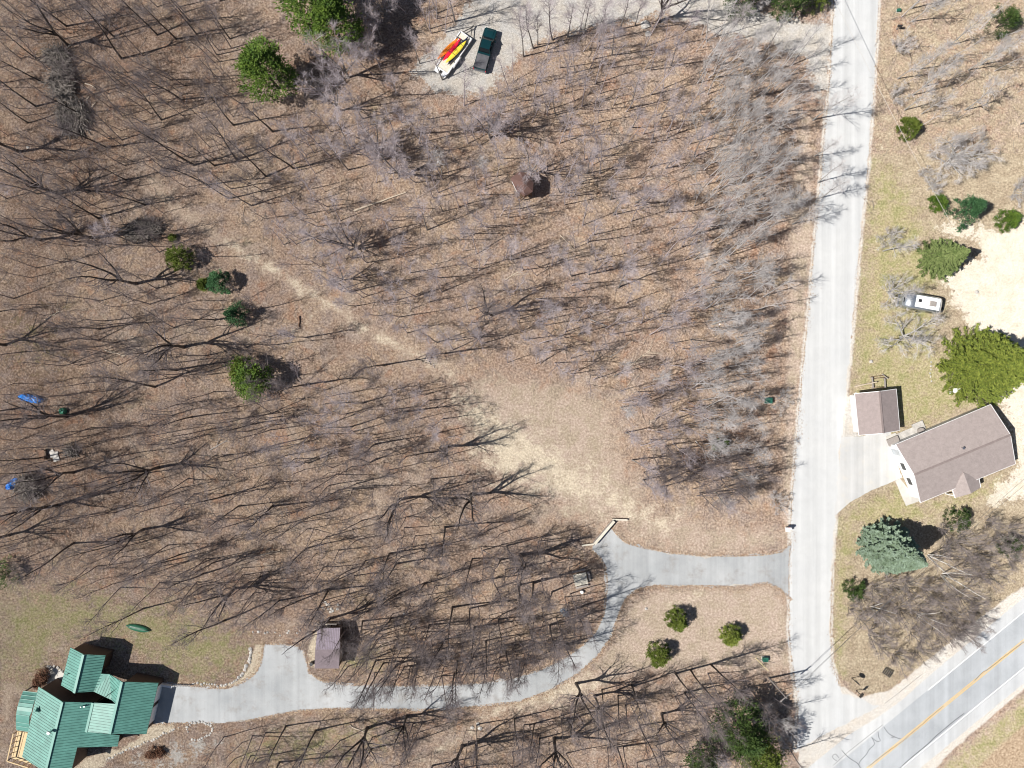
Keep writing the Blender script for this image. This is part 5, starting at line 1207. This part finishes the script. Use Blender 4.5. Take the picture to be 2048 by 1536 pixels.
# saplings too many to count: one thicket
def thicket():
    pr = []
    for k in range(7):
        T, K = bare(900 + k, h=9, r0=.06, start=.35, nl=12, ll=.24, ang=(20, 46), n2=5, n3=3, tw=.6, wander=.05, r_tw=.0065)
        v = np.array(T.v + K.v); n0 = len(T.v); f = T.f + [tuple(i + n0 for i in q) for q in K.f]; pr.append((v, np.array(f)))
    pos = sample(1150, 8, 77, [FZ[0], FZ[1], (FZ[2][0], 1), (FZ[3][0], .9), FZ[5], (FZ[6][0], .7), (FZ[4][0], .4), ([(1040, 125), (1065, 70), (1200, 40), (1300, 30), (1440, 70), (1400, 100), (1120, 110)], 1.0)], skip=True)
    pos += sample(75, 8, 79, [([(680, 1250), (1190, 1230), (1180, 1270), (1100, 1325), (950, 1355), (690, 1362)], 1.0)])
    pos += sample(260, 7, 78, [([(1390, 90), (1585, 120), (1560, 300), (1536, 520), (1510, 760), (1495, 980), (1440, 1000), (1290, 960), (1260, 800), (1340, 600), (1400, 300)], 1.0)])
    rg = random.Random(9); VV = []; FF = []; MI = []; off = 0
    for x, y in pos:
        v, f = pr[rg.randrange(7)]; s = rg.uniform(.6, 1.3) * (.6 if x > 1790 else 1); a = rg.uniform(0, 6.28); p = P(x, y); ca, sa = math.cos(a) * s, math.sin(a) * s
        lx, ly = rg.gauss(0, .09), rg.gauss(0, .09); w = np.stack([v[:, 0] * ca - v[:, 1] * sa + p.x + lx * v[:, 2], v[:, 0] * sa + v[:, 1] * ca + p.y + ly * v[:, 2], v[:, 2] * s], 1)
        VV.append(w); FF.append(f + off); off += len(v); MI.append(np.full(len(f), 0 if x < 560 or y > 900 else (1 if x < 1380 else 2), np.int32))
    V = np.concatenate(VV); F = np.concatenate(FF); me = bpy.data.meshes.new('sapling_thicket')
    me.vertices.add(len(V)); me.vertices.foreach_set("co", V.ravel().astype(np.float32)); me.loops.add(F.size); me.loops.foreach_set("vertex_index", F.ravel().astype(np.int32))
    me.polygons.add(len(F)); me.polygons.foreach_set("loop_start", np.arange(0, F.size, 4, dtype=np.int32))
    for m in ('twig_dark', 'twig_purple', 'twig_pale'): me.materials.append(MATS[m])
    me.polygons.foreach_set("material_index", np.concatenate(MI)); me.update(calc_edges=True)
    o = bpy.data.objects.new('sapling_thicket', me); C.objects.link(o); tag(o, 'countless thin bare saplings filling the woods between the larger trees', 'saplings', None, 'stuff')
thicket()

# sticks on the ground, and brush heaps
def sticks(name, spots, label, cat, kind, seed, L=(.5, 2.2), r=(.012, .03), zmax=.15, mat='stick', tilt=.05, dirs=None, origin=None):
    rg = random.Random(seed); m = MB()
    for x, y in spots:
        p = P(x, y); a = rg.uniform(0, 6.28) if dirs is None else dirs + rg.gauss(0, .5); l = rg.uniform(*L); z = rg.uniform(.02, zmax); q = rg.uniform(*r)
        d = Vector((math.cos(a), math.sin(a), rg.gauss(0, tilt))); d2 = Vector((math.cos(a + .3), math.sin(a + .3), d.z)); c = Vector((p.x, p.y, z))
        pts = [c - d * l / 2, c, c + d2 * l / 2]; pts = [Vector((w.x, w.y, max(.01, w.z))) for w in pts]
        m.tube(pts, [q, q * .9, q * .5], 4, False)
        if rg.random() < .5: e = c + d2 * l * .1; d3 = Vector((math.cos(a + .9), math.sin(a + .9), .05)); m.tube([e, e + d3 * l * .3], [q * .6, q * .3], 3, False)
    o = single(m, name, mat, label, cat, origin=origin)
    if kind: o['kind'] = kind
    return o
rg = random.Random(55); sp = []
while len(sp) < 5200:
    x, y = rg.uniform(0, 2048), rg.uniform(0, 1536)
    if any(inpoly(x, y, z) for z, _ in FZ) or (inpoly(x, y, [(0, 520), (380, 500), (600, 620), (600, 760), (380, 840), (250, 1150), (0, 1150)]) and rg.random() < .6) or (inpoly(x, y, RIGHTL) and y < 480 and x < 2048 and rg.random() < .15): sp.append((x, y))
sticks('fallen_twigs', sp, 'fallen twigs and sticks scattered through the leaf litter', 'twigs', 'stuff', 5)
def heap(cx, cy, rx, ry, n, label, seed, dirs=None, zmax=1.0, L=(1.0, 3.0)):
    rg = random.Random(seed); s = []
    for _ in range(n):
        a = rg.uniform(0, 6.28); q = rg.random() ** .6; s.append((cx + math.cos(a) * q * rx, cy + math.sin(a) * q * ry))
    p = P(cx, cy); sticks('brush_pile', s, label, 'brush pile', None, seed, L, (.03, .075), zmax, 'stick', .25, dirs, origin=(p.x, p.y, 0))
heap(128, 168, 26, 34, 420, 'dense heap of grey brush and cut branches with pale split logs beside it', 1, zmax=1.3)
heap(150, 235, 30, 34, 480, 'lower grey brush heap directly below the heap with pale logs', 2, 1.9, 1.2)
heap(118, 118, 22, 18, 300, 'small dark topmost brush heap in the upper left woods', 3)
heap(290, 462, 34, 17, 420, 'feather shaped heap of grey branches right of the big upper left trees', 4, .35, 1.0)
heap(62, 975, 22, 22, 330, 'round brush heap right of the crumpled blue tarp', 5, zmax=1.6)
heap(145, 902, 12, 10, 90, 'tiny dark brush heap right of the pale stone slabs', 6, zmax=.9, L=(.6, 1.8))
def log(a, b, r, mat, label, stubs=0):
    A = P(*a); B = P(*b); c = A.lerp(B, .5); m = MB(); rg = random.Random(int(a[0])); n = 6
    pts = [A.lerp(B, k / n) + Vector((rg.gauss(0, .06), rg.gauss(0, .06), r)) for k in range(n + 1)]; m.tube(pts, [r * (1 - .5 * k / n) for k in range(n + 1)], 7)
    for k in range(stubs):
        q, d = at(pts, rg.uniform(.3, 1)); s = rg.choice((-1, 1)); e = q + Vector((d.x * .8 - s * d.y * .6, d.y * .8 + s * d.x * .6, rg.uniform(.05, .4))) * rg.uniform(.8, 2.4); m.tube([q, q.lerp(e, .5) + Vector((.05, .05, .05)), e], [r * .35, r * .25, .012], 4, False)
    return single(m, 'fallen_log', mat, label, 'log', origin=(c.x, c.y, 0))
log((709, 422), (812, 385), .16, 'log_pale', 'long pale fallen log in the woods below the bushy twin trees')
log((1232, 752), (1300, 700), .09, 'log_pale', 'fallen pale tree with broken limbs at the upper edge of the clearing', 16)
log((1220, 715), (1262, 682), .07, 'wood_grey', 'short grey fallen log just above the fallen pale tree')
log((598, 632), (600, 655), .16, 'wood_brown', 'short dark log standing out beside the trail')
log((855, 722), (868, 735), .08, 'log_pale', 'short pale broken branch where the trail meets the clearing')
for k, (x, y, a, l) in enumerate([(125, 163, .05, 24), (140, 167, .3, 20), (182, 172, -.5, 26), (175, 200, 1.2, 16), (150, 160, -.2, 18), (188, 210, .9, 14)]):
    log((x - l / 2 * math.cos(a), y + l / 2 * math.sin(a)), (x + l / 2 * math.cos(a), y - l / 2 * math.sin(a)), .11, 'log_pale', ['leftmost pale cut log on the brush heap', 'second pale cut log, right of the leftmost one', 'long pale log lying right of the brush heap', 'short upright lying pale log below the long right one', 'middle pale cut log at the top of the brush heap', 'lowest right pale cut log by the brush heap'][k])

LG = [((742, 250), (790, 236)), ((1120, 470), (1150, 500)), ((1290, 360), (1335, 352)), ((660, 905), (640, 940)), ((1010, 560), (1045, 540)), ((210, 700), (250, 712)), ((420, 900), (455, 880)), ((1330, 880), (1300, 900)), ((850, 1020), (880, 1050)), ((1180, 640), (1215, 652)), ((90, 640), (120, 622)), ((700, 1450), (740, 1470)), ((1400, 230), (1430, 250)), ((520, 1110), (560, 1100))]
LGL = autolabel([('thin fallen log', (p_[0] + q_[0]) / 2, (p_[1] + q_[1]) / 2) for p_, q_ in LG], LAND, 2, 400, 'lying')
for k, (p_, q_) in enumerate(LG): log(p_, q_, R2.uniform(.06, .12), 'log_pale' if k % 3 else 'wood_grey', LGL[k] or 'thin fallen log in the leaves of the central wood', 4)
# ------------------------------------------------------------------ evergreens
def quadspray(m, p, d, L, w, rng, droop=0.0):
    """a flat tapering spray of needles along d"""
    s = Vector((-d.y, d.x, rng.uniform(-.35, .35)))
    if s.length < 1e-4: s = Vector((1, 0, 0))
    s.normalize(); e = p + d * L + Vector((0, 0, droop)); mid = p.lerp(e, .55)
    m.add([p, mid + s * w, e, mid - s * w], [(0, 1, 2, 3)])
def spruce(px, py, h, R, nb, needle, name, label, seed, skirt=.04, A0=.35, A1=1.05, lv=.72, dens=1.0, pw=.85, cat='tree', group=None, spl=.45, spw=.11, tipup=.0, core=0.6):
    rng = random.Random(seed); p0 = P(px, py); r = thing(name, label, cat, (p0.x, p0.y, 0), 0.0, group)
    T = MB(); K = MB(); tr = [Vector((0, 0, z * h / 6)) for z in range(7)]
    T.tube(tr, [.018 * h * (1 - .93 * k / 6) for k in range(7)], 7)
    for k in range(nb):
        t = (k + rng.random()) / nb; t = t ** 1.15; z = h * (skirt + (1 - skirt) * t); a = k * 2.39996 + rng.uniform(-.3, .3)
        L = max(.15, R * (1 - t) ** pw * rng.uniform(lv, 1.1)); d = Vector((math.cos(a), math.sin(a), 0))
        B = []; ns = 5
        for j in range(ns + 1):
            q = j / ns; B.append(Vector((0, 0, z)) + d * L * q + Vector((0, 0, -.16 * L * math.sin(q * 2.2) + (tipup + .10 * L) * q * q)))
        T.tube(B, [max(.008, .012 * L * (1 - .8 * j / ns)) for j in range(ns + 1)], 3, False)
        cnt = int((6 + 7.5 * L) * dens)
        for j in range(cnt):
            q = .12 + .88 * ((j + rng.random()) / cnt) ** .8; c, dd = at(B, min(q, .99)); sd = rng.choice((-1, 1)); A = rng.uniform(A0, A1)
            e = Vector((d.x * math.cos(A) - sd * d.y * math.sin(A), d.y * math.cos(A) + sd * d.x * math.sin(A), dd.z + rng.uniform(-.15, .2)))
            ll = spl * rng.uniform(.6, 1.2) * (.55 + .7 * (1 - q)) * min(1.4, .5 + L * .35)
            for u_ in range(2):
                quadspray(K, c + e * ll * .45 * u_ + Vector((0, 0, rng.uniform(-.04, .06))), e, ll * .8, spw * rng.uniform(.7, 1.3), rng, -.03)
        for j in range(3): quadspray(K, B[-1] - d * .15, (d + Vector((rng.gauss(0, .3), rng.gauss(0, .3), rng.uniform(0, .25)))).normalized(), spl * .8, spw, rng)
    T.build('trunk', 'bark_dark', r, local=True); K.build('crown', needle, r, local=True)
def tufty(px, py, h, R, n, needle, name, label, seed, low=.1, blade=.34, cat='tree', shape='round', clump=.55, per=26, cz=.55, lobe=1.0):
    """rounded evergreen of many needle tufts"""
    rng = random.Random(seed); p0 = P(px, py); r = thing(name, label, cat, (p0.x, p0.y, 0))
    T = MB(); K = MB(); T.tube([(0, 0, 0), (0, 0, h * .5), (rng.gauss(0, .1), rng.gauss(0, .1), h * .92)], [.022 * h, .015 * h, .004 * h], 7)
    for k in range(n):
        t = rng.random() ** .8; z = h * (low + (1 - low) * t)
        if shape == 'cone': prof = (1 - t) ** .75
        elif shape == 'pine': prof = math.sin(math.pi * min(1, .12 + .88 * t) ** .9) ** .6 * (1 - .25 * t)
        else: prof = math.sqrt(max(0, 1 - (1.02 * t) ** 2.2)) * (1 - .15 * max(0, .3 - t))
        a = rng.uniform(0, 6.283); lob = 1 + lobe * (.20 * math.sin(3 * a + seed) + .10 * math.sin(7 * a + 2 * seed + 4 * t)); q = (rng.random() ** .35) * R * prof * lob
        c = Vector((math.cos(a) * q, math.sin(a) * q, z)); out = Vector((math.cos(a), math.sin(a), .35 + .9 * t)).normalized()
        if k % 7 == 0: T.tube([Vector((0, 0, z * .85)), c], [.012 * h * .4, .01], 3, False)
        cr = clump * rng.uniform(.6, 1.25)
        for j in range(per):
            d = (out * .9 + Vector((rng.gauss(0, .55), rng.gauss(0, .55), rng.gauss(0, .4)))).normalized(); s = c + Vector((rng.gauss(0, cr * .45), rng.gauss(0, cr * .45), rng.gauss(0, cr * .3)))
            if s.z < .05: s.z = .05
            quadspray(K, s, d, blade * rng.uniform(.6, 1.2), blade * .17, rng)
    T.build('trunk', 'bark_dark', r, local=True); K.build('crown', needle, r, local=True)
tufty(648, 45, 16, 5.0, 330, 'needle_pine', 'pine_tree', 'largest bright green pine at the top edge of the woods', 1, .28, .50, shape='pine', clump=.95, per=30)
tufty(690, 95, 12, 3.6, 170, 'needle_pine', 'pine_tree', 'dark lower pine behind the largest pine, just right of it', 2, .22, .48, shape='pine', clump=.9, per=28)
tufty(556, 176, 11, 4.0, 230, 'needle_pine', 'pine_tree', 'round bright green pine left of the bushy bare trees', 3, .22, .46, shape='pine', clump=.85, per=30)
tufty(1462, 1430, 10.0, 3.9, 200, 'needle_dark', 'pine_tree', 'wide dark green evergreen left of the side road near the bottom edge', 4, .15, .46, shape='pine', clump=.8, per=28)
tufty(1500, 1478, 9.5, 3.4, 170, 'needle_juniper', 'pine_tree', 'lower dark evergreen touching the bottom edge left of the road', 5, .15, .44, shape='pine', clump=.8, per=26)
tufty(1395, 1502, 6.5, 2.6, 110, 'needle_dark', 'pine_tree', 'low dark evergreen at the bottom edge, left of the wide one', 6, .1, .4, shape='pine', clump=.7, per=24)
tufty(1470, 10, 7, 3.0, 120, 'needle_dark', 'pine_tree', 'dark evergreen at the top edge between gravel lot and side road', 7, .1, .4, shape='pine', clump=.7, per=24)
tufty(1560, 20, 7, 2.6, 110, 'needle_dark', 'pine_tree', 'dark evergreen at the top edge, the one nearer the side road', 8, .1, .4, shape='pine', clump=.7, per=24)
tufty(1626, 12, 3.5, 1.5, 60, 'needle_juniper', 'juniper_bush', 'small olive bush at the top edge touching the side road', 9, .05, .3, 'bush', clump=.4, per=22)
def jun(px, py, h, R, mat, label, seed, n=None, cat='bush'):
    tufty(px, py, h, R, n or int(85 * R), mat, 'juniper_bush', label, seed, .04, .24, cat, 'round', .30, 34, lobe=.35)
jun(1349, 1234, 3.4, 1.65, 'needle_juniper', 'uppermost of the three round dark green bushes on the knoll', 11)
jun(1456, 1265, 3.0, 1.55, 'needle_yellow', 'brightest yellow green round bush, rightmost of the three on the knoll', 12)
jun(1314, 1302, 3.4, 1.75, 'needle_juniper', 'lowest round bush, leftmost of the three on the knoll', 13)
jun(1808, 262, 3.2, 1.55, 'needle_juniper', 'round dark green bush beside the overhead wire, right of the road', 14)
jun(369, 519, 4.2, 1.9, 'needle_juniper', 'olive green round bush with a shadow, topmost of the trail row', 15)
jun(446, 567, 3.8, 1.7, 'needle_emerald', 'emerald round bush, middle one of the trail row', 16)
tufty(478, 632, 4.4, 1.8, 90, 'needle_emerald', 'spruce_tree', 'dark emerald pointed evergreen, lowest of the three by the trail', 17, .05, .28, shape='cone', clump=.4, per=30)
jun(410, 570, 1.6, .8, 'needle_juniper', 'small faint olive bush just left of the emerald round bush', 18)
jun(347, 478, .8, .45, 'needle_juniper', 'tiny olive bush above the topmost trail bush', 19, 26)
tufty(516, 758, 6.4, 2.9, 150, 'needle_pine', 'pine_tree', 'widest evergreen inside the left woods, half olive and half green', 20, .12, .4, shape='pine', clump=.75, per=28)
tufty(497, 742, 4.6, 1.9, 80, 'needle_juniper', 'pine_tree', 'olive evergreen merged into the upper left of the widest woods evergreen', 21, .12, .36, shape='pine', clump=.6, per=26)
jun(1434, 890, 1.0, .7, 'needle_pine', 'left one of the tiny evergreen pair in the right hand woods', 22, 40)
jun(1447, 886, .9, .55, 'needle_pine', 'right one of the tiny evergreen pair in the right hand woods', 23, 34)
jun(1868, 409, 2.4, 1.2, 'needle_pine', 'small yellow green bush touching the left end of the dark blue green spruce', 24)
tufty(1912, 427, 6.4, 2.5, 150, 'needle_emerald', 'spruce_tree', 'dark blue green leaning evergreen above the sandy lot', 25, .05, .30, shape='cone', clump=.45, per=30)
jun(2005, 443, 2.8, 1.6, 'needle_pine', 'bright green round bush at the upper edge of the sandy lot', 26)
tufty(1992, 55, 4.2, 2.0, 90, 'needle_dark', 'juniper_bush', 'dull green evergreen near the top right corner', 27, .05, .3, 'bush', clump=.5, per=26)
spruce(1868, 522, 8.6, 3.2, 300, 'needle_spruce', 'spruce_tree', 'pale green conical spruce standing on the sandy lot above the silver trailer', 28, spl=.40, spw=.07, A0=.3, A1=1.0, lv=.7)
spruce(1945, 734, 13.5, 5.9, 640, 'needle_yellow', 'spruce_tree', 'largest yellow green spruce at the right edge above the long house', 29, spl=.46, spw=.065, dens=1.15, A0=.3, A1=1.15, lv=.78, pw=.8)
spruce(1762, 1090, 12.2, 4.0, 560, 'needle_blue', 'spruce_tree', 'large blue green spruce on the grass below the long house', 30, spl=.42, spw=.11, dens=1.25)
jun(1702, 1175, 2.0, 1.7, 'needle_dark', 'low dark green shrub beside the side road, below the blue green spruce', 31, 70)
tufty(92, 1346, 1.6, .95, 60, 'shrub_brown', 'brown_shrub', 'upper rusty brown shrub beside the pale walk of the green roofed house', 32, .05, .22, 'shrub', clump=.3, per=26)
tufty(84, 1360, 1.5, .95, 60, 'shrub_brown', 'brown_shrub', 'lower rusty brown shrub beside the pale walk of the green roofed house', 33, .05, .22, 'shrub', clump=.3, per=26)
tufty(306, 1504, 1.0, .9, 50, 'shrub_brown', 'brown_shrub', 'left dark red brown shrub in the garden bed below the house', 34, .05, .22, 'shrub', clump=.3, per=24)
tufty(322, 1503, .9, .7, 40, 'shrub_brown', 'brown_shrub', 'right dark red brown shrub in the garden bed below the house', 35, .05, .22, 'shrub', clump=.3, per=24)
tufty(15, 1140, 3.5, 2.0, 60, 'needle_dark', 'juniper_bush', 'dark olive evergreen at the left edge above the green tinted grass', 36, .05, .3, 'bush', clump=.5, per=22)
jun(1905, 1035, 3.0, 1.9, 'needle_dark', 'dull green shrub between the long house and the purplish thicket', 37, 70)
jun(2005, 1090, 3.2, 1.8, 'needle_dark', 'dark green shrub inside the purplish thicket near the right edge', 38, 60)

def leaf_drift():
    """fallen leaves blown onto the pavement edges"""
    rg = random.Random(91); m = MB()
    def along(line, n, inward, spread):
        pts = [P(*q) for q in line]; seg = [(a, b, (b - a).length) for a, b in zip(pts[:-1], pts[1:])]; tot = sum(s[2] for s in seg)
        for _ in range(n):
            t = rg.uniform(0, tot)
            for a, b, L in seg:
                if t <= L: break
                t -= L
            q = a.lerp(b, min(1, t / L)); d = (b - a).normalized(); s = Vector((-d.y, d.x, 0)) * inward
            dens = mnoise.noise(Vector((q.x * .25, q.y * .25, 7)))
            k = abs(rg.gauss(0, spread * (.5 + max(0, dens) * 2.2))) - .15; q = q + s * k
            z = rg.uniform(.017, .03); r = rg.uniform(.035, .085); an = rg.uniform(0, 6.28)
            m.cur = rg.randrange(3)
            m.add([(q.x + r * math.cos(an + j * 1.5708 + rg.uniform(-.3, .3)), q.y + r * math.sin(an + j * 1.5708) * .8, z + rg.uniform(-.004, .02)) for j in range(4)], [(0, 1, 2, 3)])
    up = DRIVE[:6] + DRIVE[6:11]
    along(DRIVE[0:12], 1500, -1, .35); along(DRIVE[12:46], 5200, -1, .55); along(DRIVE[46:], 5200, -1, .55)
    along(SIDE_ROAD_L[1:], 2600, 1, .30); along(SIDE_ROAD_R[1:6], 700, -1, .22); along(SIDE_ROAD_R[8:12], 400, -1, .22)
    o = single(m, 'leaf_drift', ['leaf_a', 'leaf_b', 'leaf_c'], 'brown fallen leaves blown along the edges of the driveway and side road', 'leaves'); o['kind'] = 'stuff'
varied('leaf_a', (0.33, 0.22, 0.14), .3, 2.0); varied('leaf_b', (0.20, 0.13, 0.09), .3, 2.0); varied('leaf_c', (0.48, 0.37, 0.26), .3, 2.0)
leaf_drift()
